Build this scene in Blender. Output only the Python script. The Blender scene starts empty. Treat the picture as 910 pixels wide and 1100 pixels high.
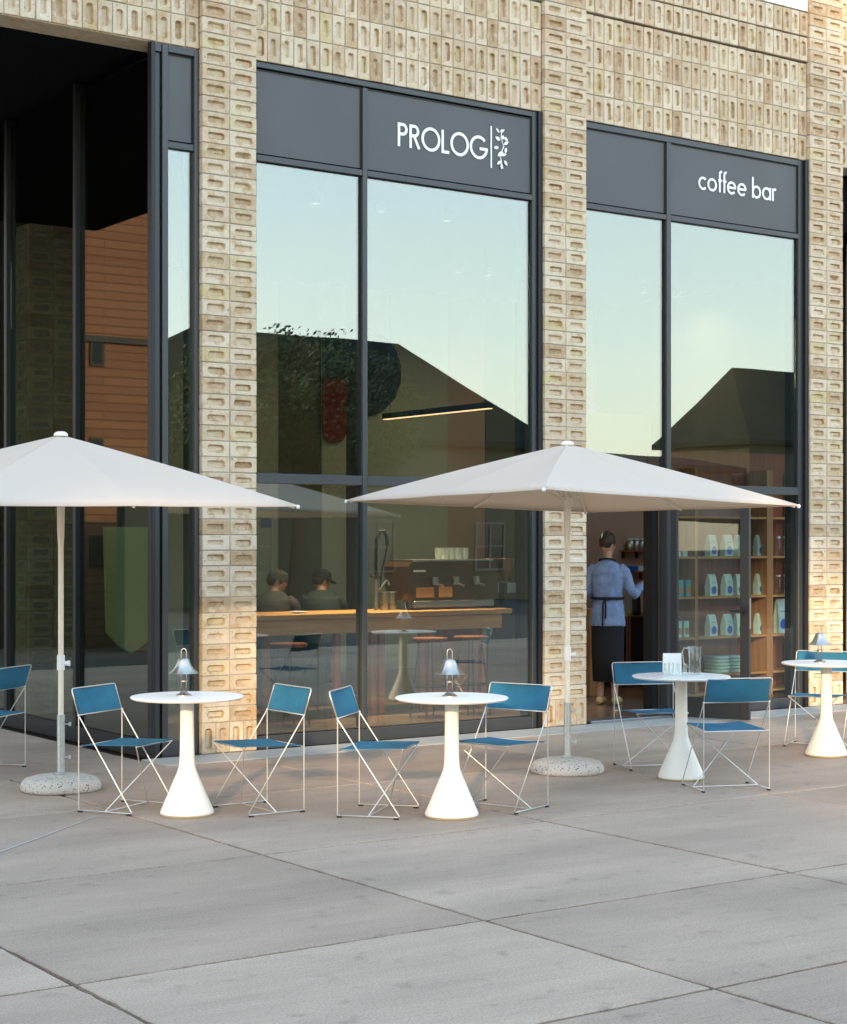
import bpy, math, random
from mathutils import Vector, Matrix
random.seed(7)
PI = math.pi
C = bpy.data.collections.new("scene"); 
sc = bpy.context.scene
sc.collection.children.link(C)

# ------------------------------------------------------------------ camera model of the photograph
F, CX, HY, EYE, D = 1861.0, 455.0, 583.0, 1.65, 12.0
CA, SA = 0.8187, 0.5743
def cam2w(X, Z):                       # camera-frame ground coords -> world
    return (CA*X + SA*Z, -SA*X + CA*Z - D)
def cdir(X, Z):
    return Vector((CA*X + SA*Z, -SA*X + CA*Z)).normalized()
def wx(px, y=0.0):                     # world x of pixel column on the plane y
    u = (px-CX)/F; Z = (D+y)/(CA-SA*u); return Z*(CA*u+SA)
def wz(px, py, y=0.0):
    u = (px-CX)/F; Z = (D+y)/(CA-SA*u); return EYE+(HY-py)/F*Z
def gnd(px, py):
    Z = F*EYE/(py-HY); return cam2w((px-CX)/F*Z, Z)

# ------------------------------------------------------------------ materials
def nmat(name):
    m = bpy.data.materials.new(name); m.use_nodes = True
    nt = m.node_tree; b = nt.nodes['Principled BSDF']
    return m, nt, b
def mat(name, col, rough=.6, metal=0., bump=0., bscale=40., var=0., vscale=6., spec=None, sheen=None):
    m, nt, b = nmat(name); N = nt.nodes; L = nt.links
    b.inputs['Roughness'].default_value = rough; b.inputs['Metallic'].default_value = metal
    if spec is not None: b.inputs['Specular IOR Level'].default_value = spec
    b.inputs['Base Color'].default_value = (*col, 1)
    if var or bump:
        tc = N.new('ShaderNodeTexCoord')
    if var:
        n = N.new('ShaderNodeTexNoise'); n.inputs['Scale'].default_value = vscale; n.inputs['Detail'].default_value = 5
        L.new(tc.outputs['Object'], n.inputs['Vector'])
        r = N.new('ShaderNodeMapRange'); r.inputs['From Min'].default_value = .3; r.inputs['From Max'].default_value = .7
        r.inputs['To Min'].default_value = 1-var; r.inputs['To Max'].default_value = 1+var
        L.new(n.outputs['Fac'], r.inputs['Value'])
        mx = N.new('ShaderNodeVectorMath'); mx.operation = 'SCALE'; mx.inputs[0].default_value = col
        L.new(r.outputs['Result'], mx.inputs['Scale']); L.new(mx.outputs['Vector'], b.inputs['Base Color'])
    if bump:
        n2 = N.new('ShaderNodeTexNoise'); n2.inputs['Scale'].default_value = bscale; n2.inputs['Detail'].default_value = 4
        L.new(tc.outputs['Object'], n2.inputs['Vector'])
        bp = N.new('ShaderNodeBump'); bp.inputs['Strength'].default_value = bump; bp.inputs['Distance'].default_value = .01
        L.new(n2.outputs['Fac'], bp.inputs['Height']); L.new(bp.outputs['Normal'], b.inputs['Normal'])
    return m
def emis(name, col, s):
    m, nt, b = nmat(name)
    b.inputs['Base Color'].default_value = (*col, 1); b.inputs['Emission Color'].default_value = (*col, 1)
    b.inputs['Emission Strength'].default_value = s
    return m
def brick_mat(name, tones, bump=.5, stain=(.42, .27, .12)):
    m, nt, b = nmat(name); N = nt.nodes; L = nt.links
    g = N.new('ShaderNodeNewGeometry'); tc = N.new('ShaderNodeTexCoord')
    cr = N.new('ShaderNodeValToRGB'); e = cr.color_ramp.elements
    while len(e) < len(tones): e.new(.5)
    for i, t in enumerate(tones): e[i].position = i/(len(tones)-1); e[i].color = (*t, 1)
    L.new(g.outputs['Random Per Island'], cr.inputs['Fac'])
    # per-brick offset of the noise so no two bricks share a stain
    cmb = N.new('ShaderNodeVectorMath'); cmb.operation = 'SCALE'; cmb.inputs[0].default_value = (37, 91, 53)
    L.new(g.outputs['Random Per Island'], cmb.inputs['Scale'])
    ad = N.new('ShaderNodeVectorMath'); ad.operation = 'ADD'
    L.new(tc.outputs['Object'], ad.inputs[0]); L.new(cmb.outputs['Vector'], ad.inputs[1])
    n1 = N.new('ShaderNodeTexNoise'); n1.inputs['Scale'].default_value = 11; n1.inputs['Detail'].default_value = 7; n1.inputs['Roughness'].default_value = .65
    L.new(ad.outputs['Vector'], n1.inputs['Vector'])
    r1 = N.new('ShaderNodeMapRange'); r1.inputs['From Min'].default_value = .50; r1.inputs['From Max'].default_value = .68
    L.new(n1.outputs['Fac'], r1.inputs['Value'])
    mx = N.new('ShaderNodeMix'); mx.data_type = 'RGBA'
    ml = N.new('ShaderNodeMath'); ml.operation = 'MULTIPLY'; ml.inputs[1].default_value = .78
    L.new(r1.outputs['Result'], ml.inputs[0]); L.new(ml.outputs[0], mx.inputs['Factor'])
    L.new(cr.outputs['Color'], mx.inputs['A']); mx.inputs['B'].default_value = (*stain, 1)
    # chalky white bloom
    n3 = N.new('ShaderNodeTexNoise'); n3.inputs['Scale'].default_value = 17; n3.inputs['Detail'].default_value = 6
    sc3 = N.new('ShaderNodeVectorMath'); sc3.operation = 'ADD'; sc3.inputs[1].default_value = (9, 4, 2)
    L.new(ad.outputs['Vector'], sc3.inputs[0]); L.new(sc3.outputs['Vector'], n3.inputs['Vector'])
    r3 = N.new('ShaderNodeMapRange'); r3.inputs['From Min'].default_value = .5; r3.inputs['From Max'].default_value = .7; r3.inputs['To Max'].default_value = .6
    L.new(n3.outputs['Fac'], r3.inputs['Value'])
    mx2 = N.new('ShaderNodeMix'); mx2.data_type = 'RGBA'
    L.new(r3.outputs['Result'], mx2.inputs['Factor']); L.new(mx.outputs['Result'], mx2.inputs['A']); mx2.inputs['B'].default_value = (.62, .54, .43, 1)
    # dark iron specks
    n4 = N.new('ShaderNodeTexNoise'); n4.inputs['Scale'].default_value = 38; n4.inputs['Detail'].default_value = 3
    L.new(ad.outputs['Vector'], n4.inputs['Vector'])
    r4 = N.new('ShaderNodeMapRange'); r4.inputs['From Min'].default_value = .66; r4.inputs['From Max'].default_value = .74; r4.inputs['To Max'].default_value = .75
    L.new(n4.outputs['Fac'], r4.inputs['Value'])
    mx3 = N.new('ShaderNodeMix'); mx3.data_type = 'RGBA'
    L.new(r4.outputs['Result'], mx3.inputs['Factor']); L.new(mx2.outputs['Result'], mx3.inputs['A']); mx3.inputs['B'].default_value = (.16, .10, .05, 1)
    L.new(mx3.outputs['Result'], b.inputs['Base Color'])
    b.inputs['Roughness'].default_value = .85; b.inputs['Specular IOR Level'].default_value = .25
    n2 = N.new('ShaderNodeTexNoise'); n2.inputs['Scale'].default_value = 55; n2.inputs['Detail'].default_value = 8
    L.new(ad.outputs['Vector'], n2.inputs['Vector'])
    bp = N.new('ShaderNodeBump'); bp.inputs['Strength'].default_value = bump; bp.inputs['Distance'].default_value = .012
    L.new(n2.outputs['Fac'], bp.inputs['Height']); L.new(bp.outputs['Normal'], b.inputs['Normal'])
    return m
def glass_mat(name, tint, base, wave=.05, wscale=.7):
    m = bpy.data.materials.new(name); m.use_nodes = True; nt = m.node_tree; N = nt.nodes; L = nt.links
    N.clear(); o = N.new('ShaderNodeOutputMaterial')
    t = N.new('ShaderNodeBsdfTransparent'); t.inputs['Color'].default_value = (*tint, 1)
    g = N.new('ShaderNodeBsdfGlossy'); g.inputs['Roughness'].default_value = 0.0; g.inputs['Color'].default_value = (.92, .99, 1., 1)
    f = N.new('ShaderNodeLayerWeight'); f.inputs['Blend'].default_value = .5
    pw = N.new('ShaderNodeMath'); pw.operation = 'POWER'; pw.inputs[1].default_value = 5; L.new(f.outputs['Facing'], pw.inputs[0])
    a = N.new('ShaderNodeMath'); a.operation = 'MULTIPLY_ADD'; a.inputs[1].default_value = 1-base; a.inputs[2].default_value = base; a.use_clamp = True
    L.new(pw.outputs[0], a.inputs[0])
    mx = N.new('ShaderNodeMixShader'); L.new(a.outputs[0], mx.inputs[0]); L.new(t.outputs[0], mx.inputs[1]); L.new(g.outputs[0], mx.inputs[2])
    if wave:
        tc = N.new('ShaderNodeTexCoord'); n = N.new('ShaderNodeTexNoise'); n.inputs['Scale'].default_value = wscale; n.inputs['Detail'].default_value = 1
        L.new(tc.outputs['Object'], n.inputs['Vector'])
        bp = N.new('ShaderNodeBump'); bp.inputs['Strength'].default_value = wave; bp.inputs['Distance'].default_value = .1
        L.new(n.outputs['Fac'], bp.inputs['Height']); L.new(bp.outputs['Normal'], g.inputs['Normal'])
    L.new(mx.outputs[0], o.inputs[0]); return m
def canopy_mat():
    m = bpy.data.materials.new('canopy_cloth'); m.use_nodes = True; nt = m.node_tree; N = nt.nodes; L = nt.links
    b = N['Principled BSDF']; b.inputs['Base Color'].default_value = (.78, .68, .59, 1); b.inputs['Roughness'].default_value = .85
    b.inputs['Specular IOR Level'].default_value = .2
    t = N.new('ShaderNodeBsdfTranslucent'); t.inputs['Color'].default_value = (.80, .62, .44, 1)
    mx = N.new('ShaderNodeMixShader'); mx.inputs[0].default_value = .38
    o = N['Material Output']; L.new(b.outputs[0], mx.inputs[1]); L.new(t.outputs[0], mx.inputs[2]); L.new(mx.outputs[0], o.inputs[0])
    tc = N.new('ShaderNodeTexCoord'); n = N.new('ShaderNodeTexNoise'); n.inputs['Scale'].default_value = 3.2; n.inputs['Detail'].default_value = 3
    L.new(tc.outputs['Object'], n.inputs['Vector'])
    bp = N.new('ShaderNodeBump'); bp.inputs['Strength'].default_value = .25; bp.inputs['Distance'].default_value = .03
    L.new(n.outputs['Fac'], bp.inputs['Height']); L.new(bp.outputs['Normal'], b.inputs['Normal'])
    return m
def concrete_mat():
    m, nt, b = nmat('plaza_concrete'); N = nt.nodes; L = nt.links
    g = N.new('ShaderNodeNewGeometry'); tc = N.new('ShaderNodeTexCoord')
    cr = N.new('ShaderNodeValToRGB'); e = cr.color_ramp.elements
    e[0].color = (.305, .220, .165, 1); e[1].color = (.380, .282, .212, 1)
    L.new(g.outputs['Random Per Island'], cr.inputs['Fac'])
    # large stains
    n = N.new('ShaderNodeTexNoise'); n.inputs['Scale'].default_value = .9; n.inputs['Detail'].default_value = 8; n.inputs['Roughness'].default_value = .62
    mp = N.new('ShaderNodeMapping'); mp.inputs['Scale'].default_value = (.55, 1.7, 1)
    L.new(tc.outputs['Object'], mp.inputs['Vector']); L.new(mp.outputs[0], n.inputs['Vector'])
    r = N.new('ShaderNodeMapRange'); r.inputs['From Min'].default_value = .3; r.inputs['From Max'].default_value = .7; r.inputs['To Min'].default_value = .80; r.inputs['To Max'].default_value = 1.2
    L.new(n.outputs['Fac'], r.inputs['Value'])
    # broom streaks along the slab
    n2 = N.new('ShaderNodeTexNoise'); n2.inputs['Scale'].default_value = 1.0; n2.inputs['Detail'].default_value = 5
    mp2 = N.new('ShaderNodeMapping'); mp2.inputs['Scale'].default_value = (1.6, 85, 1)
    off = N.new('ShaderNodeVectorMath'); off.operation = 'SCALE'; off.inputs[0].default_value = (13, 29, 0); L.new(g.outputs['Random Per Island'], off.inputs['Scale'])
    mp2r = N.new('ShaderNodeVectorRotate'); mp2r.rotation_type = 'Z_AXIS'
    ang = N.new('ShaderNodeMath'); ang.operation = 'MULTIPLY'; ang.inputs[1].default_value = .10; L.new(g.outputs['Random Per Island'], ang.inputs[0])
    L.new(ang.outputs[0], mp2r.inputs['Angle']); L.new(tc.outputs['Object'], mp2r.inputs['Vector'])
    L.new(mp2r.outputs[0], mp2.inputs['Vector']); ad = N.new('ShaderNodeVectorMath'); L.new(mp2.outputs[0], ad.inputs[0]); L.new(off.outputs[0], ad.inputs[1])
    L.new(ad.outputs[0], n2.inputs['Vector'])
    r2 = N.new('ShaderNodeMapRange'); r2.inputs['From Min'].default_value = .3; r2.inputs['From Max'].default_value = .7; r2.inputs['To Min'].default_value = .93; r2.inputs['To Max'].default_value = 1.07
    L.new(n2.outputs['Fac'], r2.inputs['Value'])
    # fine aggregate
    n3 = N.new('ShaderNodeTexNoise'); n3.inputs['Scale'].default_value = 110; n3.inputs['Detail'].default_value = 3; L.new(tc.outputs['Object'], n3.inputs['Vector'])
    r3 = N.new('ShaderNodeMapRange'); r3.inputs['From Min'].default_value = .3; r3.inputs['From Max'].default_value = .7; r3.inputs['To Min'].default_value = .76; r3.inputs['To Max'].default_value = 1.22
    L.new(n3.outputs['Fac'], r3.inputs['Value'])
    # spots of dirt
    n5 = N.new('ShaderNodeTexNoise'); n5.inputs['Scale'].default_value = 7; n5.inputs['Detail'].default_value = 6; L.new(tc.outputs['Object'], n5.inputs['Vector'])
    r5 = N.new('ShaderNodeMapRange'); r5.inputs['From Min'].default_value = .60; r5.inputs['From Max'].default_value = .76; r5.inputs['To Min'].default_value = 1; r5.inputs['To Max'].default_value = .70
    L.new(n5.outputs['Fac'], r5.inputs['Value'])
    m1 = N.new('ShaderNodeMath'); m1.operation = 'MULTIPLY'; L.new(r.outputs[0], m1.inputs[0]); L.new(r2.outputs[0], m1.inputs[1])
    m2 = N.new('ShaderNodeMath'); m2.operation = 'MULTIPLY'; L.new(m1.outputs[0], m2.inputs[0]); L.new(r3.outputs[0], m2.inputs[1])
    m3 = N.new('ShaderNodeMath'); m3.operation = 'MULTIPLY'; L.new(m2.outputs[0], m3.inputs[0]); L.new(r5.outputs[0], m3.inputs[1])
    mx = N.new('ShaderNodeVectorMath'); mx.operation = 'SCALE'; L.new(cr.outputs[0], mx.inputs[0]); L.new(m3.outputs[0], mx.inputs['Scale'])
    L.new(mx.outputs[0], b.inputs['Base Color'])
    b.inputs['Roughness'].default_value = .78; b.inputs['Specular IOR Level'].default_value = .35
    bp = N.new('ShaderNodeBump'); bp.inputs['Strength'].default_value = .35; bp.inputs['Distance'].default_value = .006
    a4 = N.new('ShaderNodeMath'); L.new(n2.outputs['Fac'], a4.inputs[0]); L.new(n3.outputs['Fac'], a4.inputs[1])
    L.new(a4.outputs[0], bp.inputs['Height']); L.new(bp.outputs['Normal'], b.inputs['Normal'])
    return m
def terrazzo_mat():
    m, nt, b = nmat('pebble_concrete'); N = nt.nodes; L = nt.links
    tc = N.new('ShaderNodeTexCoord'); v = N.new('ShaderNodeTexVoronoi'); v.inputs['Scale'].default_value = 80
    L.new(tc.outputs['Object'], v.inputs['Vector'])
    sp = N.new('ShaderNodeSeparateColor'); L.new(v.outputs['Color'], sp.inputs[0])
    cr = N.new('ShaderNodeValToRGB'); e = cr.color_ramp.elements
    e[0].color = (.10, .06, .05, 1); e[1].position = .16; e[1].color = (.34, .24, .2, 1)
    x = e.new(.26); x.color = (.50, .44, .38, 1); x = e.new(.9); x.color = (.58, .52, .45, 1)
    L.new(sp.outputs[0], cr.inputs[0])
    r = N.new('ShaderNodeMapRange'); r.inputs['From Min'].default_value = .38; r.inputs['From Max'].default_value = .6
    L.new(v.outputs['Distance'], r.inputs['Value'])
    mx = N.new('ShaderNodeMix'); mx.data_type = 'RGBA'; L.new(r.outputs[0], mx.inputs['Factor']); L.new(cr.outputs[0], mx.inputs['A']); mx.inputs['B'].default_value = (.50, .45, .39, 1)
    L.new(mx.outputs['Result'], b.inputs['Base Color']); b.inputs['Roughness'].default_value = .8
    bp = N.new('ShaderNodeBump'); bp.inputs['Strength'].default_value = .5; bp.inputs['Distance'].default_value = .004; bp.invert = True
    L.new(v.outputs['Distance'], bp.inputs['Height']); L.new(bp.outputs[0], b.inputs['Normal'])
    return m
def wood_mat(name, c1, c2, axis=0):
    m, nt, b = nmat(name); N = nt.nodes; L = nt.links
    tc = N.new('ShaderNodeTexCoord'); mp = N.new('ShaderNodeMapping'); s = [22, 22, 22]; s[axis] = 1.5; mp.inputs['Scale'].default_value = s
    n = N.new('ShaderNodeTexNoise'); n.inputs['Scale'].default_value = 1; n.inputs['Detail'].default_value = 6
    L.new(tc.outputs['Object'], mp.inputs[0]); L.new(mp.outputs[0], n.inputs['Vector'])
    cr = N.new('ShaderNodeValToRGB'); cr.color_ramp.elements[0].position = .3; cr.color_ramp.elements[1].position = .7
    cr.color_ramp.elements[0].color = (*c1, 1); cr.color_ramp.elements[1].color = (*c2, 1)
    L.new(n.outputs['Fac'], cr.inputs[0]); L.new(cr.outputs[0], b.inputs['Base Color']); b.inputs['Roughness'].default_value = .5
    return m
def fabric_mat(name, col):
    m, nt, b = nmat(name); N = nt.nodes; L = nt.links
    b.inputs['Base Color'].default_value = (*col, 1); b.inputs['Roughness'].default_value = .8; b.inputs['Specular IOR Level'].default_value = .3
    tc = N.new('ShaderNodeTexCoord')
    w = N.new('ShaderNodeTexNoise'); w.inputs['Scale'].default_value = 420; L.new(tc.outputs['Object'], w.inputs[0])
    n = N.new('ShaderNodeTexNoise'); n.inputs['Scale'].default_value = 9; n.inputs['Detail'].default_value = 4; L.new(tc.outputs['Object'], n.inputs[0])
    r = N.new('ShaderNodeMapRange'); r.inputs['From Min'].default_value = .3; r.inputs['From Max'].default_value = .7; r.inputs['To Min'].default_value = .85; r.inputs['To Max'].default_value = 1.15
    L.new(n.outputs['Fac'], r.inputs['Value'])
    s = N.new('ShaderNodeVectorMath'); s.operation = 'SCALE'; s.inputs[0].default_value = col; L.new(r.outputs[0], s.inputs['Scale']); L.new(s.outputs[0], b.inputs['Base Color'])
    bp = N.new('ShaderNodeBump'); bp.inputs['Strength'].default_value = .4; bp.inputs['Distance'].default_value = .002
    L.new(w.outputs['Fac'], bp.inputs['Height']); L.new(bp.outputs[0], b.inputs['Normal'])
    # woven mesh lets a little light through
    t = N.new('ShaderNodeBsdfTransparent'); mx = N.new('ShaderNodeMixShader'); mx.inputs[0].default_value = .10
    L.new(b.outputs[0], mx.inputs[1]); L.new(t.outputs[0], mx.inputs[2]); L.new(mx.outputs[0], N['Material Output'].inputs[0])
    return m

M = {}
M['brick'] = brick_mat('buff_brick', [(.48, .37, .22), (.56, .46, .33), (.62, .53, .39), (.49, .37, .24), (.66, .57, .44), (.42, .30, .18), (.58, .46, .32), (.63, .54, .40), (.52, .43, .23)])
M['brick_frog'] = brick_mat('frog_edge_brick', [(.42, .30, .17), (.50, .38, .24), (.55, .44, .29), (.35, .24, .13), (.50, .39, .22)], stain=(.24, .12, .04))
M['mortar'] = mat('mortar', (.40, .36, .32), .9, bump=.3, bscale=90, var=.1)
M['frame'] = mat('dark_aluminium', (.055, .060, .064), .38, .35, var=.06, vscale=3)
M['frame_black'] = mat('black_aluminium', (.012, .014, .017), .45, .2)
M['panel'] = mat('grey_metal_panel', (.070, .074, .076), .42, .3, var=.07, vscale=1.3, bump=.02, bscale=30)
M['gasket'] = mat('black_gasket', (.008, .008, .009), .6)
M['glass'] = glass_mat('shop_glass', (.80, .83, .76), .175, .012)
M['side_glass'] = glass_mat('side_glass', (.60, .64, .58), .13, .015)
M['door_glass'] = glass_mat('door_glass', (.86, .90, .90), .045, .02)
M['white'] = mat('white_lettering', (.85, .86, .87), .5)
M['black'] = mat('soffit_black', (.006, .006, .007), .9, spec=.05)
M['concrete'] = concrete_mat()
M['kerb'] = mat('light_paving_strip', (.36, .335, .30), .8, var=.08, vscale=2, bump=.3, bscale=80)
M['dark_gap'] = mat('joint_dirt', (.045, .04, .035), .95)
M['canopy'] = canopy_mat()
M['pole'] = mat('cream_pole', (.78, .70, .58), .4, var=.03)
M['zinc'] = mat('galvanised_steel', (.50, .53, .52), .38, .75, var=.12, vscale=25)
M['terrazzo'] = terrazzo_mat()
M['table'] = mat('cream_powder_coat', (.74, .70, .62), .42, var=.015)
M['tabletop'] = mat('white_tabletop', (.76, .75, .73), .35)
M['ring'] = mat('brass_ring', (.45, .36, .2), .5, .3)
M['chrome'] = mat('brushed_steel', (.44, .41, .37), .34, 1.)
M['rod'] = mat('satin_steel_rod', (.58, .57, .54), .35, .6)
M['fabric'] = fabric_mat('blue_mesh_fabric', (.020, .125, .21))
M['rubber'] = mat('black_rubber', (.012, .012, .012), .7)
M['floor_in'] = mat('interior_floor', (.16, .10, .07), .25, var=.2, vscale=2)
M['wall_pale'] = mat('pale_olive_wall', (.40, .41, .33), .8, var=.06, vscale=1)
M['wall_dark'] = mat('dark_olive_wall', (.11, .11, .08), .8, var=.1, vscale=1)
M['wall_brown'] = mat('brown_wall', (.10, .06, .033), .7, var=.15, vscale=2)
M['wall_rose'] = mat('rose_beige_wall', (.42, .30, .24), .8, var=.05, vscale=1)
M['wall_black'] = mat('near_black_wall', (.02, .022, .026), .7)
M['oak'] = wood_mat('oak_top', (.42, .19, .05), (.60, .31, .10))
M['oak_v'] = wood_mat('oak_upright', (.34, .15, .055), (.46, .24, .09), 2)
M['red_wood'] = wood_mat('reddish_wood', (.22, .07, .03), (.32, .11, .05), 2)
M['navy'] = mat('navy_paint', (.010, .014, .05), .7)
M['red'] = mat('red_paint', (.16, .008, .014), .7)
M['purple'] = mat('violet_print', (.34, .14, .60), .6, var=.7, vscale=2.5)
M['mint'] = mat('mint_paper', (.58, .76, .68), .7, var=.08, vscale=9)
M['blue_label'] = mat('blue_label', (.01, .13, .60), .5, var=.3, vscale=60)
M['lamp_warm'] = emis('warm_light', (1, .62, .36), 1.6)
M['spot'] = emis('spot_light', (1, .9, .75), 60)
M['clear'] = glass_mat('clear_glass', (.965, .975, .975), .045, 0)
M['denim'] = mat('chambray_shirt', (.24, .32, .54), .85, var=.15, vscale=14, bump=.5, bscale=20)
M['cloth_black'] = mat('black_cloth', (.010, .010, .013), .85, bump=.3, bscale=25)
M['cloth_dark'] = mat('dark_teal_shirt', (.025, .04, .045), .85, bump=.4, bscale=20)
M['cloth_grey'] = mat('dark_grey_shirt', (.06, .055, .06), .85, bump=.4, bscale=20)
M['skin'] = mat('skin', (.46, .26, .18), .5)
M['hair'] = mat('brown_hair', (.045, .020, .012), .45, bump=.6, bscale=90)
M['hairclip'] = mat('cream_hair_clip', (.6, .5, .36), .4)
M['machine'] = mat('dark_bronze_machine', (.11, .06, .03), .3, .5)
M['steel_in'] = mat('kitchen_steel', (.40, .40, .39), .3, .9)
M['cup'] = mat('white_cup', (.72, .74, .70), .4)
M['leather'] = mat('brown_glass_jar', (.16, .07, .03), .3)
M['paper'] = mat('white_paper', (.78, .80, .80), .6)
M['shoe'] = mat('tan_shoe', (.50, .34, .16), .6)
M['orange_brick'] = None
M['render_wall'] = mat('brown_render', (.10, .085, .055), .85, var=.25, vscale=.6)
M['render_b'] = mat('dark_render', (.05, .055, .05), .85, var=.2, vscale=.6)
M['roof'] = mat('dark_roof_tiles', (.018, .024, .024), .9, spec=.05, var=.3, vscale=3)
M['window_white'] = mat('white_window_frame', (.15, .14, .12), .6)
M['window_dark'] = mat('window_dark_pane', (.03, .035, .04), .1)
M['leaf'] = mat('leaf_green', (.045, .065, .018), .7, var=.4, vscale=1.5)
M['bark'] = mat('bark', (.10, .07, .05), .9, bump=.6, bscale=20)
M['soil'] = mat('asphalt', (.045, .042, .038), .9, var=.15, vscale=1, bump=.4, bscale=60)
M['blocker_wall'] = mat('blocker_render', (.20, .18, .16), .85, var=.1, vscale=.5)
M['fascia'] = mat('pale_fascia', (.78, .76, .76), .6)
M['green_panel'] = mat('yellow_green_panel', (.50, .60, .26), .7)
M['teal_box'] = mat('teal_box', (.10, .40, .42), .6)
M['orange_box'] = mat('orange_card', (.55, .25, .07), .6)

def planks_mat():
    m, nt, b = nmat('orange_brickwork'); N = nt.nodes; L = nt.links
    tc = N.new('ShaderNodeTexCoord'); mp = N.new('ShaderNodeMapping'); mp.inputs['Rotation'].default_value = (PI/2, 0, 0)
    L.new(tc.outputs['Object'], mp.inputs[0])
    br = N.new('ShaderNodeTexBrick'); br.inputs['Scale'].default_value = 1; br.inputs['Brick Width'].default_value = 9; br.inputs['Row Height'].default_value = .14
    br.inputs['Mortar Size'].default_value = .012; br.inputs['Color1'].default_value = (.20, .085, .042, 1); br.inputs['Color2'].default_value = (.26, .115, .052, 1); br.inputs['Mortar'].default_value = (.16, .06, .02, 1)
    L.new(mp.outputs[0], br.inputs[0]); L.new(br.outputs[0], b.inputs['Base Color']); b.inputs['Roughness'].default_value = .8
    bp = N.new('ShaderNodeBump'); bp.inputs['Distance'].default_value = .03; bp.inputs['Strength'].default_value = .6; bp.invert = True
    L.new(br.outputs['Fac'], bp.inputs['Height']); L.new(bp.outputs[0], b.inputs['Normal'])
    return m
M['orange_brick'] = planks_mat()

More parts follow.
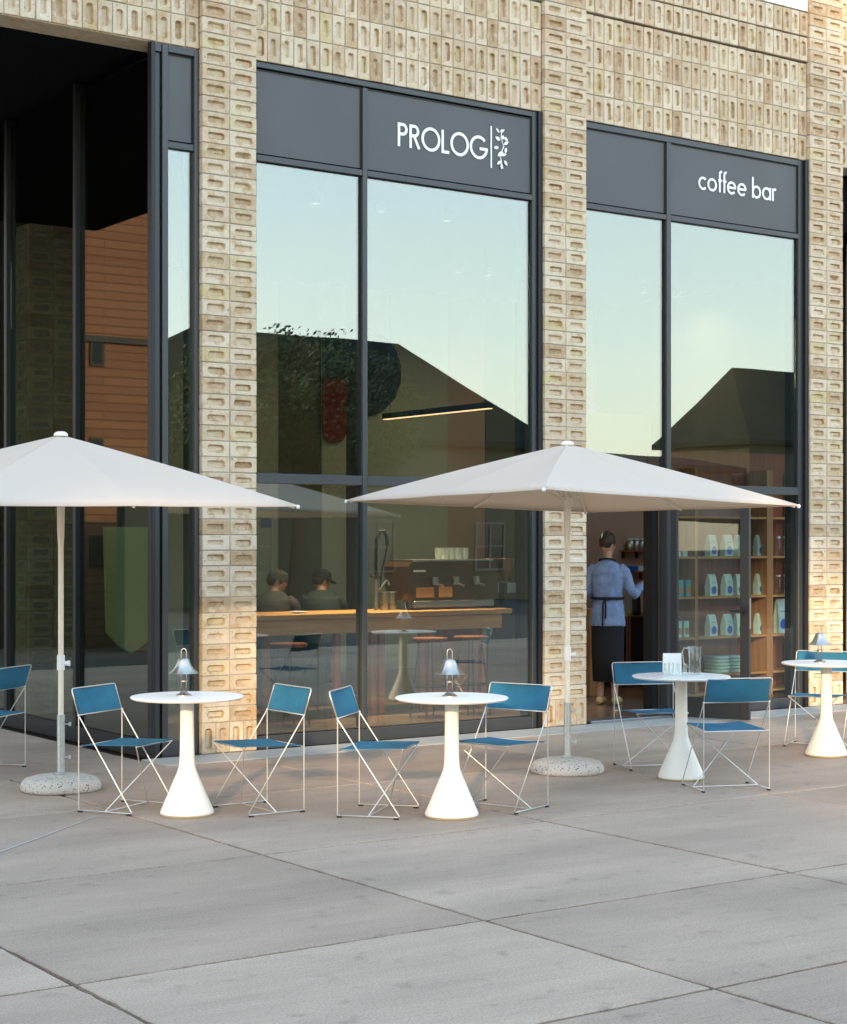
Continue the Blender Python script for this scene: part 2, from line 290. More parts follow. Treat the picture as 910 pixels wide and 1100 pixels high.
# ------------------------------------------------------------------ mesh builder
class MB:
    def __init__(s): s.v = []; s.f = []; s.mi = {}
    def add(s, vs, fs):
        n = len(s.v); s.v += [tuple(v) for v in vs]; s.f += [tuple(i+n for i in f) for f in fs]; return s
    def box(s, x0, x1, y0, y1, z0, z1, b=0.0):
        if x0 > x1: x0, x1 = x1, x0
        if y0 > y1: y0, y1 = y1, y0
        if z0 > z1: z0, z1 = z1, z0
        if b <= 0 or min(x1-x0, y1-y0, z1-z0) < 2.2*b:
            vs = [(x0,y0,z0),(x1,y0,z0),(x1,y1,z0),(x0,y1,z0),(x0,y0,z1),(x1,y0,z1),(x1,y1,z1),(x0,y1,z1)]
            return s.add(vs, [(0,3,2,1),(4,5,6,7),(0,1,5,4),(1,2,6,5),(2,3,7,6),(3,0,4,7)])
        vs = []; 
        for sx in (0,1):
            for sy in (0,1):
                for sz in (0,1):
                    X, Y, Z_ = (x0,x1)[sx], (y0,y1)[sy], (z0,z1)[sz]
                    dx, dy, dz = (b,-b)[sx], (b,-b)[sy], (b,-b)[sz]
                    vs += [(X,Y+dy,Z_+dz),(X+dx,Y,Z_+dz),(X+dx,Y+dy,Z_)]
        def I(a,b_,c,k): return (a*4+b_*2+c)*3+k
        fs = [(I(0,0,0,0),I(0,0,1,0),I(0,1,1,0),I(0,1,0,0)),(I(1,0,0,0),I(1,1,0,0),I(1,1,1,0),I(1,0,1,0)),
              (I(0,0,0,1),I(1,0,0,1),I(1,0,1,1),I(0,0,1,1)),(I(0,1,0,1),I(0,1,1,1),I(1,1,1,1),I(1,1,0,1)),
              (I(0,0,0,2),I(0,1,0,2),I(1,1,0,2),I(1,0,0,2)),(I(0,0,1,2),I(1,0,1,2),I(1,1,1,2),I(0,1,1,2))]
        for a in (0,1):
            for c in (0,1):
                fs.append((I(0,a,c,1),I(1,a,c,1),I(1,a,c,2),I(0,a,c,2)))
                fs.append((I(a,0,c,0),I(a,1,c,0),I(a,1,c,2),I(a,0,c,2)))
                fs.append((I(a,c,0,0),I(a,c,1,0),I(a,c,1,1),I(a,c,0,1)))
        for a in (0,1):
            for b_ in (0,1):
                for c in (0,1): fs.append((I(a,b_,c,0),I(a,b_,c,1),I(a,b_,c,2)))
        return s.add(vs, fs)
    def tube(s, pts, r, n=8, cap=True):
        pts = [Vector(p) for p in pts]; rs = r if isinstance(r, (list, tuple)) else [r]*len(pts)
        vs = []; 
        ref = None
        for i, p in enumerate(pts):
            t = (pts[min(i+1, len(pts)-1)]-pts[max(i-1, 0)]).normalized()
            if ref is None:
                ref = t.orthogonal().normalized()
            a = (ref - t*ref.dot(t)).normalized(); ref = a; b = t.cross(a)
            # mitre at bends
            for k in range(n):
                w = 2*PI*k/n; vs.append(p+(a*math.cos(w)+b*math.sin(w))*rs[i])
        fs = []
        for i in range(len(pts)-1):
            for k in range(n): fs.append((i*n+k, i*n+(k+1)%n, (i+1)*n+(k+1)%n, (i+1)*n+k))
        if cap: fs.append(tuple(reversed(range(n)))); fs.append(tuple((len(pts)-1)*n+k for k in range(n)))
        return s.add(vs, fs)
    def lathe(s, prof, n=32, cx=0, cy=0, cz=0, sx=1, sy=1, cap=True, wob=None):
        vs = []
        for j, (r, z) in enumerate(prof):
            for k in range(n):
                w = 2*PI*k/n; rr = r*(wob(w, j) if wob else 1)
                vs.append((cx+rr*math.cos(w)*sx, cy+rr*math.sin(w)*sy, cz+z))
        fs = []
        for i in range(len(prof)-1):
            for k in range(n): fs.append((i*n+k, i*n+(k+1)%n, (i+1)*n+(k+1)%n, (i+1)*n+k))
        if cap: fs.append(tuple(reversed(range(n)))); fs.append(tuple((len(prof)-1)*n+k for k in range(n)))
        return s.add(vs, fs)
    def ball(s, c, rx, ry=None, rz=None, n=16, m=10):
        ry = ry or rx; rz = rz or rx
        return s.lathe([(max(math.sin(PI*j/m), .02), -math.cos(PI*j/m)*rz/1.0) for j in range(m+1)], n, c[0], c[1], c[2], rx, ry)
    def prism(s, poly, t, mapf):            # poly: 2D outline; extruded t; mapf(u, v, w)
        n = len(poly)
        vs = [mapf(u, v, 0) for u, v in poly]+[mapf(u, v, t) for u, v in poly]
        return s.add(vs, [tuple(reversed(range(n))), tuple(range(n, 2*n))]+[(i, (i+1) % n, n+(i+1) % n, n+i) for i in range(n)])
    def build(s, name, m, parent=None, smooth=False, flat_angle=None):
        me = bpy.data.meshes.new(name); me.from_pydata(s.v, [], s.f); me.update()
        import bmesh
        b = bmesh.new(); b.from_mesh(me); bmesh.ops.recalc_face_normals(b, faces=b.faces[:]); b.to_mesh(me); b.free()
        if m: me.materials.append(m)
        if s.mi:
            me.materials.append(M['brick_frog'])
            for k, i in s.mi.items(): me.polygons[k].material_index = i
        if smooth:
            for p in me.polygons: p.use_smooth = True
            if flat_angle is not False: me.set_sharp_from_angle(angle=math.radians(flat_angle or 40))
        o = bpy.data.objects.new(name, me); C.objects.link(o)
        if parent is not None: o.parent = parent
        return o
def obox(name, m, parent, *a, b=0): return MB().box(*a, b=b).build(name, m, parent)
def empty(name, loc=(0, 0, 0), rz=0):
    o = bpy.data.objects.new(name, None); C.objects.link(o); o.location = loc; o.rotation_euler = (0, 0, rz); o.empty_display_size = .1; return o
def tag(o, label, cat, group=None):
    o['label'] = label; o['category'] = cat
    if group: o['group'] = group
    return o
def struct(o): o['kind'] = 'structure'; return o
def copy_tree(o, parent=None):
    c = o.copy(); C.objects.link(c); c.parent = parent
    for ch in list(o.children): copy_tree(ch, c)
    return c

# ------------------------------------------------------------------ ground
g = MB(); g.add([(-400,-400,-.05),(400,-400,-.05),(400,400,-.05),(-400,400,-.05)], [(0,1,2,3)])
struct(g.build('ground', M['soil']))
X0, SX = 2.65, 1.92
ys = [-11.2, -9.28, -7.36, -5.95, -4.0, -2.05, -.46]
pv = MB(); gp = .023
def slab(mb, x0, x1, y0, y1):
    a, b = .006, .006
    # top sheet + bevelled rim + skirt, slightly irregular edges
    xs0 = [x0, x1]; 
    nseg = 26
    top = []; rim = []; low = []
    def edge(p, q, nrm):
        for k in range(nseg):
            t = k/nseg; j = random.uniform(-.0045, .0045)
            yield (p[0]+(q[0]-p[0])*t+nrm[0]*j, p[1]+(q[1]-p[1])*t+nrm[1]*j)
    cs = [(x0,y0),(x1,y0),(x1,y1),(x0,y1)]; nr = [(0,1),(1,0),(0,1),(1,0)]
    loop = []
    for i in range(4): loop += list(edge(cs[i], cs[(i+1) % 4], nr[i]))
    cx, cy = (x0+x1)/2, (y0+y1)/2; dz = random.uniform(-.0015, .0015)
    for (x, y) in loop:
        sx = a if x < cx else -a; sy = b if y < cy else -b
        top.append((x+sx*(abs(x-cx) > (x1-x0)/2-.01), y+sy*(abs(y-cy) > (y1-y0)/2-.01), dz)); rim.append((x, y, dz-.004)); low.append((x, y, -.045))
    n = len(loop)
    mb.add(top+rim+low, [tuple(range(n))]+[(n+i, n+(i+1) % n, (i+1) % n, i) for i in range(n)]+[(2*n+i, 2*n+(i+1) % n, n+(i+1) % n, n+i) for i in range(n)])
for i in range(-9, 16):
    for j in range(len(ys)-1):
        x0, x1 = X0+SX*i, X0+SX*(i+1)
        y0, y1 = ys[j], ys[j+1]
        if j == 1: pass
        slab(pv, x0+gp/2, x1-gp/2, y0+gp/2, y1-gp/2)
# passage floor slabs beside the side glazing
for i in range(-3, 1):
    for j in range(5):
        x0 = 5.78+1.92*(i-1)+0; x1 = x0+1.92
        slab(pv, x0+gp/2, min(x1, 5.78)-gp/2, -.46+1.95*j+gp/2, -.46+1.95*(j+1)-gp/2)
struct(pv.build('plaza_paving', M['concrete']))
kb = MB()
for i in range(0, 10):
    kb.box(5.79+1.2*i+.004, 5.79+1.2*(i+1)-.004, -.455, -.012, -.045, .006, b=.004)
struct(kb.build('paving_strip', M['kerb']))
# irregular white hairline on the slab at the left
a = gnd(0, 916); b_ = gnd(101, 878)
ln = MB(); pts = [(a[0]+(b_[0]-a[0])*t/8, a[1]+(b_[1]-a[1])*t/8+random.uniform(-.006, .006)) for t in range(-4, 9)]
for p, q in zip(pts, pts[1:]):
    ln.add([(p[0], p[1]-.006, .0032), (q[0], q[1]-.006, .0032), (q[0], q[1]+.006, .0032), (p[0], p[1]+.006, .0032)], [(0,1,2,3)])
struct(ln.build('paving_chalk_line', mat('chalk', (.42, .43, .43), .9)))

# ------------------------------------------------------------------ brick helpers
def frog_brick(mb, cx, cz, w, h, y, vertical=False, face='y', depth=.023):
    """one pressed brick with its frog towards -y (or towards -x when face=='x'); centre cx,cz, face at y"""
    j = lambda s: random.uniform(-s, s)
    w2, h2 = (w/2)+j(.0012), (h/2)+j(.0012)
    cx += j(.0015); cz += j(.0015); y += j(.0025)
    tl = j(.006)
    L2, S2 = (w2, h2) if w2 > h2 else (h2, w2)
    fl, fs = L2*random.uniform(.60, .70), S2*random.uniform(.42, .54)
    ox, oz = j(.006), j(.004)
    rr = fs*.75
    N = 16
    out, rim, flo = [], [], []
    def rrect(a, b, r, k, n):   # point k of n of a rounded rectangle
        q = k//(n//4); t = (k % (n//4))/(n//4-1)*PI/2+q*PI/2
        sx = (1,-1,-1,1)[q]; sy = (1,1,-1,-1)[q]
        return ((a-r)*sx+r*math.cos(t), (b-r)*sy+r*math.sin(t))
    for k in range(N):
        u, v = rrect(L2, S2, .004, k, N); out.append((u, v))
        u, v = rrect(fl, fs, rr, k, N); rim.append((u+ox, v+oz))
        u, v = rrect(fl-.013, fs-.011, max(rr-.011, .003), k, N); flo.append((u+ox, v+oz))
    ft = [j(.003) for _ in range(3)]
    def P(u, v, d):
        if w2 <= h2: u, v = v, u
        c, s = math.cos(tl), math.sin(tl); u, v = u*c-v*s, u*s+v*c
        if face == 'y': return (cx+u, y+d+u*ft[0], cz+v)
        return (y+d+u*ft[0], cx+u, cz+v)
    vs = [P(u, v, .055) for u, v in out]+[P(u*1., v*1., .004) for u, v in out]+[P(u-(.004 if u > 0 else -.004), v-(.004 if v > 0 else -.004), 0) for u, v in out]+[P(u, v, .001) for u, v in rim]+[P(u, v, depth+j(.003)) for u, v in flo]
    f = []
    for r in range(4):
        for k in range(N): f.append((r*N+k, r*N+(k+1) % N, (r+1)*N+(k+1) % N, (r+1)*N+k))
    f.append(tuple(4*N+k for k in range(N)))
    if random.random() < .18:      # a crumb of clay stuck in the frog
        pass
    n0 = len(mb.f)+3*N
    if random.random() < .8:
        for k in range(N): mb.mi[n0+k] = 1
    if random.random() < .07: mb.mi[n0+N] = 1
    mb.add(vs, f)
U = .2443; CH = .1222; JT = .0075
ZH = 5.49                                  # head of the windows
PIER0 = 6.317; PITCH = 14*U
bld = empty('cafe_building', (0, 0, 0))
tag(bld, 'buff brick shop building with tall dark framed glazing and recessed brick piers', 'building')
def pier(x0, ztop, x_side=True, y=0.0):
    mb = MB()
    for c in range(2):
        for k in range(1):      # base soldier course
            for q in range(2):
                frog_brick(mb, x0+U*c+U/4+q*U/2, U/2+.004, U/2-JT*.6, U-JT, y)
        z = U
        while z < ztop:
            frog_brick(mb, x0+U*c+U/2, z+CH/2, U-JT, CH-JT, y); z += CH
    z = U
    while z < ztop and x_side:                  # return face, seen edge on
        w = .10
        vs_z0, vs_z1 = z+JT/2, z+CH-JT/2
        mb.box(x0+.0045+random.uniform(0, .002), x0+.02, y+.0585, y+.16, vs_z0, vs_z1, b=.002); z += CH
    p = mb.build('brick_pier', M['brick'], bld)
    mo = MB().box(x0+.009, x0+2*U-.009, y+.034, y+.30, 0, ztop+.1)
    z = U
    while z < ztop+CH: mo.box(x0+.010, x0+2*U-.010, y+.008, y+.035, z-.006, z+.006); z += CH
    mo.box(x0+U-.006, x0+U+.006, y+.007, y+.0345, U+.007, ztop)
    for q in (.5, 1, 1.5): mo.box(x0+U*q-.005, x0+U*q+.005, y+.007, y+.0345, .003, U-.007)
    mo.build('mortar', M['mortar'], p)
    return p
TOP = 7.9
for k in range(-1, 4):
    x0 = PIER0+PITCH*k
    if k == 3: continue
    pier(x0, {-1: 6.6, 0: 6.6, 1: 7.2, 2: 7.9}[k])
def spandrel(x0, n, rows, z0=ZH, y=.045):
    mb = MB(); bw = U/2
    for r in range(rows):
        for c in range(n*2):
            yy = y-(.012 if r >= 4 else 0)-(.006 if r >= 5 else 0)
            frog_brick(mb, x0+bw*c+bw/2, z0+U*r+U/2+(.012 if r >= 4 else 0)+(.006 if r >= 5 else 0), bw-JT, U-JT, yy)
    p = mb.build('brick_spandrel', M['brick'], bld)
    mo = MB().box(x0+.002, x0+n*U-.002, y+.034, y+.30, z0+.004, z0+4*U+.004)
    if rows > 4: mo.box(x0+.002, x0+n*U-.002, y+.022, y+.0335, z0+4*U+.014, z0+rows*U+.02)
    for r in range(rows):
        dy = -.012 if r >= 4 else 0
        if r not in (0, 4, 5): mo.box(x0+.004, x0+n*U-.004, y+.009+dy, y+.0347+dy, z0+U*r-.0055, z0+U*r+.0055)
        for c in range(1, n*2): mo.box(x0+bw*c-.005, x0+bw*c+.005, y+.010+dy, y+.0343+dy, z0+U*r+(.016 if r >= 4 else .006), z0+U*(r+1)-.006)
    mo.build('mortar', M['mortar'], p)
    return p
spandrel(PIER0-12*U, 12, 4); spandrel(PIER0+2*U, 12, 5); spandrel(PIER0+PITCH+2*U, 12, 6); spandrel(PIER0+2*PITCH+2*U, 3, 8)
# pale fascia above the third bay, upper floor mass behind
obox('fascia', M['fascia'], bld, PIER0+PITCH+2*U+.004, PIER0+2*PITCH-.004, .03, .30, ZH+6*U+.03, 8.6)
obox('upper_wall', M['mortar'], bld, 2.91, 26, .31, .8, ZH+.02, 11.5)
obox('side_wall', M['mortar'], bld, 14.6, 26, .06, .8, 0, 11.4)

# ------------------------------------------------------------------ windows
YF = .055       # frame front plane
def frame_rect(x0, x1, z0, z1, wl, wr, wb, wt, y0=YF, y1=YF+.11):
    mb = MB()
    mb.box(x0, x0+wl, y0, y1, z0, z1, b=.003); mb.box(x1-wr, x1, y0, y1, z0, z1, b=.003)
    mb.box(x0+wl, x1-wr, y0+.002, y1-.002, z1-wt, z1, b=.003); mb.box(x0+wl, x1-wr, y0+.002, y1-.002, z0, z0+wb, b=.003)
    return mb
ZP, ZT0, ZT1, ZB = 4.695, 2.125, 2.205, .115
GY = YF+.034
def shop_window(x0, x1, xm, door=False):
    w = frame_rect(x0, x1, .0, ZH-.004, .025, .05, ZB-.01, .045)
    w.box(xm-.024, xm+.024, YF-.004, YF+.106, ZB-.01+.002, ZH-.062, b=.003)
    f = w.build('window', M['frame'], bld)
    # deep black jamb on the right reveal
    MB().box(x1+.002, x1+.045, .03, .30, 0, ZH).build('jamb', M['frame_black'], f)
    for (a, b) in ((x0+.026, xm-.025), (xm+.025, x1-.051)):
        MB().box(a, b, YF+.022, YF+.05, ZP+.065, ZH-.06).build('spandrel_panel', M['panel'], f)
        gk = MB(); gk.box(a, b, YF+.018, YF+.03, ZH-.072, ZH-.0605); gk.box(b-.012, b, YF+.018, YF+.03, ZP+.065, ZH-.073)
        gk.build('gasket', M['gasket'], f)
        MB().box(a, b, YF-.002, YF+.10, ZP, ZP+.050, b=.003).build('rail', M['frame'], f)
        MB().box(a, b, GY, GY+.012, ZT1+.002, ZP-.002).build('pane', M['glass'], f)
        gk = MB(); gk.box(a, b, GY-.006, GY-.002, ZP-.008, ZP-.001); gk.box(b-.009, b, GY-.006, GY-.002, ZT1, ZP-.009)
        gk.build('gasket', M['gasket'], f)
    return f
x0 = PIER0+2*U+.003
xm2 = wx(392.5, .05)
W2 = shop_window(x0, PIER0+PITCH-.048, xm2)
for (a, b) in ((x0+.026, xm2-.025), (xm2+.025, PIER0+PITCH-.048-.051)):
    MB().box(a, b, YF, YF+.10, ZT0, ZT1, b=.003).build('rail', M['frame'], W2)
    MB().box(a, b, GY, GY+.012, ZB, ZT0-.002).build('pane', M['glass'], W2)
x0 = PIER0+PITCH+2*U+.003; x3e = PIER0+2*PITCH-.048
xm3 = wx(719, .05)
# third bay: doorway at left, fixed light at right
w = MB(); w.box(x0, x0+.035, YF, YF+.11, 0, ZH-.004, b=.003); w.box(x3e-.06, x3e, YF, YF+.11, 0, ZH-.004, b=.003)
w.box(x0+.035, x3e-.06, YF+.002, YF+.108, ZH-.059, ZH-.004, b=.003); w.box(xm3-.028, xm3+.028, YF-.004, YF+.106, 0, ZH-.062, b=.003)
w.box(xm3+.028, x3e-.06, YF+.002, YF+.108, 0, ZB-.01, b=.003)
W3 = w.build('window', M['frame'], bld)
MB().box(x3e+.002, x3e+.045, .02, .30, 0, ZH).build('jamb', M['frame_black'], W3)
for (a, b, zt) in ((x0+.036, xm3-.029, ZT0), (xm3+.029, x3e-.061, ZT0)):
    MB().box(a, b, YF+.022, YF+.05, ZP+.065, ZH-.06).build('spandrel_panel', M['panel'], W3)
    gk = MB(); gk.box(a, b, YF+.018, YF+.03, ZH-.072, ZH-.0605); gk.box(b-.012, b, YF+.018, YF+.03, ZP+.065, ZH-.073); gk.build('gasket', M['gasket'], W3)
    MB().box(a, b, YF-.002, YF+.10, ZP, ZP+.050, b=.003).build('rail', M['frame'], W3)
    MB().box(a, b, GY, GY+.012, ZT1+.002, ZP-.002).build('pane', M['glass'], W3)
    gk = MB(); gk.box(b-.009, b, GY-.006, GY-.002, ZT1, ZP-.009); gk.build('gasket', M['gasket'], W3)
    MB().box(a, b, YF, YF+.10, ZT0, ZT1, b=.003).build('rail', M['frame'], W3)
MB().box(xm3+.029, x3e-.061, GY, GY+.012, ZB, ZT0-.002).build('pane', M['door_glass'], W3)
# aluminium threshold, inner jamb with hinges
MB().box(x0+.036, xm3-.029, -.02, .16, .002, .03, b=.005).build('threshold', M['steel_in'], W3)
hb = MB(); hb.box(xm3-.10, xm3-.030, .17, .30, .03, ZT0)
hb.build('inner_jamb', M['frame_black'], W3)
# door leaf, hinged at the mullion and swung outwards
door = empty('glazed_door', (xm3-.01, YF-.045, 0), 0)
hx, hy = xm3-.01, YF-.045
ex, ey = gnd(807, 776)
dv = Vector((ex-hx, ey-hy, 0)); DL = dv.length-.012; door.rotation_euler = (0, 0, math.atan2(dv.y, dv.x))
door.name = 'glazed_door'
door.parent = bld
d = MB(); st = .075
d.box(0, .065, -.025, .025, .02, ZT0-.02, b=.003); d.box(DL-st-.012, DL, -.025, .025, .02, ZT0-.02, b=.003)
d.box(.065, DL-st-.012, -.024, .024, .02, .21, b=.003); d.box(.065, DL-st-.012, -.024, .024, ZT0-.12, ZT0-.02, b=.003)
d.build('door_frame', M['frame_black'], door)
MB().box(.065, DL-st-.012, -.006, .006, .21, ZT0-.12).build('pane', M['door_glass'], door)
h = MB(); h.tube([(DL-.04, -.026, 1.02), (DL-.04, -.07, 1.02), (DL-.17, -.072, 1.02)], .009, 8); h.tube([(DL-.04, .026, 1.02), (DL-.04, .07, 1.02), (DL-.17, .072, 1.02)], .009, 8)
h.box(DL-.062, DL-.018, -.032, .032, .90, 1.07, b=.003)
h.build('handle', M['gasket'], door, True)
MB().box(DL+.001, DL+.006, -.012, .012, .86, 1.14).build('lock_plate', M['steel_in'], door)

# narrow corner light at the left of the first pier
xc = 5.90
MB().box(xc, xc+.035, .03, .10, 0, ZH-.004, b=.003).build('corner_post', M['frame_black'], bld)
w = MB(); w.box(xc+.04, xc+.095, YF+.02, YF+.12, 0, ZH-.07, b=.003); w.box(xc+.10, xc+.15, YF-.01, YF+.11, 0, ZH-.004, b=.003)
w.box(xc+.036, xc+.098, YF, YF+.10, ZH-.07+.003, ZH-.004, b=.003)
w.box(PIER0-.042, PIER0-.010, YF-.01, YF+.11, 0, ZH-.004, b=.003); w.box(xc+.15, PIER0-.042, YF-.008, YF+.10, ZH-.06, ZH-.004, b=.003)
w.box(xc+.15, PIER0-.042, YF, YF+.10, ZP, ZP+.050, b=.003); w.box(xc+.15, PIER0-.042, YF, YF+.10, ZT0, ZT1, b=.003); w.box(xc+.15, PIER0-.042, YF, YF+.10, 0, ZB, b=.003)
W1 = w.build('window', M['frame'], bld)
a, b = xc+.151, PIER0-.043
MB().box(PIER0-.009, PIER0-.002, .08, .30, 0, ZH).build('jamb', M['frame_black'], W1)
MB().box(a, b, YF+.022, YF+.05, ZP+.065, ZH-.062).build('spandrel_panel', M['panel'], W1)
gk = MB(); gk.box(a, b, YF+.016, YF+.021, ZH-.075, ZH-.062); gk.box(b-.012, b, YF+.016, YF+.021, ZP+.065, ZH-.076); gk.build('gasket', M['gasket'], W1)
MB().box(a, b, GY, GY+.012, ZT1, ZP).build('pane', M['glass'], W1); MB().box(a, b, GY, GY+.012, ZB, ZT0).build('pane', M['glass'], W1)
# side glazing of the covered passage (runs away from the facade)
s = MB(); XS = xc+.01
PY = [.105, 1.50, 3.03, 4.55, 6.1, 7.7]
for y in PY[1:]: s.box(XS, XS+.09, y-.03, y+.03, 0, ZH-.01, b=.003)
s.box(XS+.002, XS+.088, .105, 7.7, 0, .12)
WS = s.build('side_window', M['frame_black'], bld)
for p, q in zip(PY, PY[1:]):
    MB().box(XS+.04, XS+.052, p+.032, q-.032, .121, ZH-.081).build('pane', M['side_glass'], WS)
obox('passage_soffit', M['black'], bld, 2.95, xc+.10, .35, 7.8, ZH+.0, ZH+.4)
obox('dark_reflection_wall', M['black'], bld, .47, 3.3, 13.7, 13.95, 0, 9)  # added black sheet, darkens what the passage glass mirrors
obox('lintel_soffit', M['brick'], bld, 3.42, 6.30, .06, .34, ZH-.004, ZH+.02)
# ------------------------------------------------------------------ interior shell
FZ = .025; CEIL = 4.9; YB = 6.5
obox('interior_floor', M['floor_in'], bld, xc+.12, 16, .17, YB, -.04, FZ)
obox('interior_ceiling', M['black'], bld, xc+.12, 16, .31, YB+.1, CEIL, ZH+.2)
obox('interior_side_wall', M['wall_dark'], bld, 15.9, 16, .31, YB, FZ, CEIL)
# back wall built of panels of different finishes
def xpx(px, y): return wx(px, y)
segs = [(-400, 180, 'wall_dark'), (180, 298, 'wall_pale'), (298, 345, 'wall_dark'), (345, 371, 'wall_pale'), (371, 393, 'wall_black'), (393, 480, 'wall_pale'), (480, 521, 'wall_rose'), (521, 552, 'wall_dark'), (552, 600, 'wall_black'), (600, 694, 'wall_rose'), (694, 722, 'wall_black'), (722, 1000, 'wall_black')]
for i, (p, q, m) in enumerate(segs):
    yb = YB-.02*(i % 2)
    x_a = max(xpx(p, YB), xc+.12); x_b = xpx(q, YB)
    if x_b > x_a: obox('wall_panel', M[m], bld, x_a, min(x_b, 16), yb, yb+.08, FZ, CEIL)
# inner brick column behind the side glazing
def small_pier(x0, y0, ztop):
    mb = MB(); z = FZ
    while z < ztop:
        for c in range(2): frog_brick(mb, x0+U*c+U/2, z+CH/2, U-JT, CH-JT, y0)
        for c in range(1): frog_brick(mb, y0+.06+U/2, z+CH/2, U-JT, CH-JT, x0-.002, face='x')
        z += CH
    p = mb.build('interior_brick_pier', M['brick'], bld)
    MB().box(x0+.012, x0+2*U-.01, y0+.012, y0+.36, FZ, ztop).build('mortar', M['mortar'], p)
small_pier(6.33, 3.50, 4.6)
# yellow green panel, paints in a pale patch of light behind the side glazing
def P3(px, py, y): return Vector((wx(px, y), y, wz(px, py, y)))
yy = 1.7
pa = [P3(112, 566, yy), P3(166, 566, yy), P3(166, 660, yy), P3(158, 690, yy), P3(142, 702, yy), P3(128, 694, yy), P3(115, 680, yy)]
mbp = MB(); n = len(pa); mbp.add([tuple(p) for p in pa]+[(p.x, p.y+.03, p.z) for p in pa], [tuple(range(n)), tuple(range(2*n-1, n-1, -1))]+[(i, (i+1) % n, n+(i+1) % n, n+i) for i in range(n)])
tag(mbp.build('light_patch_panel', M['green_panel']), 'yellow green panel standing in for a pale patch of light behind the side glazing', 'screen')

# ------------------------------------------------------------------ signs: stroke lettering
def stroke(mb, pts, w, mapf, k):
    n = len(pts); L_, R_ = [], []
    for i in range(n):
        p = Vector(pts[i]); a = Vector(pts[max(i-1, 0)]); b = Vector(pts[min(i+1, n-1)])
        closed = (Vector(pts[0])-Vector(pts[-1])).length < 1e-5
        if closed and i in (0, n-1): a = Vector(pts[-2]); b = Vector(pts[1])
        t = (b-a).normalized(); nn = Vector((-t.y, t.x)); L_.append(p+nn*w/2); R_.append(p-nn*w/2)
    off = -.0006*k
    vs = [mapf(q.x, q.y, off) for q in L_]+[mapf(q.x, q.y, off) for q in R_]+[mapf(q.x, q.y, .004) for q in L_]+[mapf(q.x, q.y, .004) for q in R_]
    fs = []
    for i in range(n-1):
        fs += [(i, i+1, n+i+1, n+i), (2*n+i, 2*n+i+1, i+1, i), (n+i, n+i+1, 3*n+i+1, 3*n+i)]
    mb.add(vs, fs)
def arc(cx, cy, r, a0, a1, n=20, ry=None):
    ry = ry or r
    return [(cx+r*math.cos(math.radians(a0+(a1-a0)*i/n)), cy+ry*math.sin(math.radians(a0+(a1-a0)*i/n))) for i in range(n+1)]
def glyph(ch, w):
    h = w/2; xh = .60
    if ch == 'P': return [[(h,0),(h,1)], [(h,1-h),(.26,1-h)]+arc(.26,.735,.265-h,90,-90)+[(h,.47+h)]], .54
    if ch == 'R': return [[(h,0),(h,1)], [(h,1-h),(.26,1-h)]+arc(.26,.735,.265-h,90,-90)+[(h,.47+h)], [(.24,.47+h),(.52,0)]], .58
    if ch == 'O': return [arc(.5,.5,.515-h,0,360,40)], 1.0
    if ch == 'L': return [[(h,0),(h,1)], [(h,h),(.42,h)]], .42
    if ch == 'G': return [arc(.5,.5,.515-h,42,360-6,36), [(.54,.45),(1.0,.45)]], 1.0
    r = xh/2+.01
    if ch == 'c': return [arc(r,xh/2,r-h,48,312,28)], .52
    if ch == 'o': return [arc(r,xh/2,r-h,0,360,32)], 2*r
    if ch == 'f': return [[(.12,0),(.12,.86)]+arc(.12+.12,.86,.12,180,75,10), [(0,.56),(.25,.56)]], .22
    if ch == 'e': return [arc(r,xh/2,r-h,0,318,30), [(h,xh/2+.01),(2*r-h,xh/2+.01)]], 2*r
    if ch == 'b': return [[(h,0),(h,1)], arc(r,xh/2,r-h,0,360,32)], 2*r
    if ch == 'a': return [[(2*r-h,0),(2*r-h,xh)], arc(r,xh/2,r-h,0,360,32)], 2*r
    if ch == 'r': return [[(h,0),(h,xh)], arc(.19,xh-.19,.19-h+.02,175,62,10)], .25
    if ch == ' ': return [], .22
def lettering(text, x0, x1, z0, hgt, w, gap, root, yplane):
    gl = [glyph(c, w) for c in text]
    tot = sum(a for _, a in gl)+gap*(len(text)-1); sx = (x1-x0)/tot; cur = 0
    for c, (st_, adv) in zip(text, gl):
        mb = MB()
        for k, s_ in enumerate(st_):
            stroke(mb, s_, w, lambda u, v, o, cur=cur: (x0+(cur+u)*sx-root.location.x, yplane-.006+o-root.location.y, z0+v*hgt-root.location.z), k)
        if mb.v: mb.build('letter', M['white'], root)
        cur += adv+gap
YS = YF+.022
z1 = wz(428, 157, YS); hgt = wz(428, 131.5, YS)-z1
sg = tag(empty('shop_sign', (wx(427, YS), YS-.006, z1)), 'white PROLOG lettering with divider bar and leaf emblem on grey panel', 'sign')
lettering('PROLOG', wx(427, YS), wx(523.5, YS), z1, hgt, .125, .085, sg, YS)
bx_ = wx(527.3, YS)-sg.location.x
MB().box(bx_-.006, bx_+.006, -.002, .005, wz(527, 180.5, YS)-sg.location.z, wz(527, 135.5, YS)-sg.location.z).build('divider_bar', M['white'], sg)
def leaf(mb, x, z, L_, W_, ang, k):
    pts = []
    for i in range(9):
        t = i/8; pts.append((t*L_, W_/2*math.sin(PI*t)**.8*(1-.25*t)))
    for i in range(7, 0, -1):
        t = i/8; pts.append((t*L_, -W_/2*math.sin(PI*t)**.8*(1-.25*t)))
    c, s_ = math.cos(ang), math.sin(ang)
    mb.prism([(u*c-v*s_, u*s_+v*c) for u, v in pts], .004, lambda u, v, w_: (x+u, w_-.0006*k, z+v))
em = MB(); exx = wx(538.5, YS)-sg.location.x
def ez(py): return wz(538, py, YS)-sg.location.z
def exf(px): return wx(px, YS)-sg.location.x
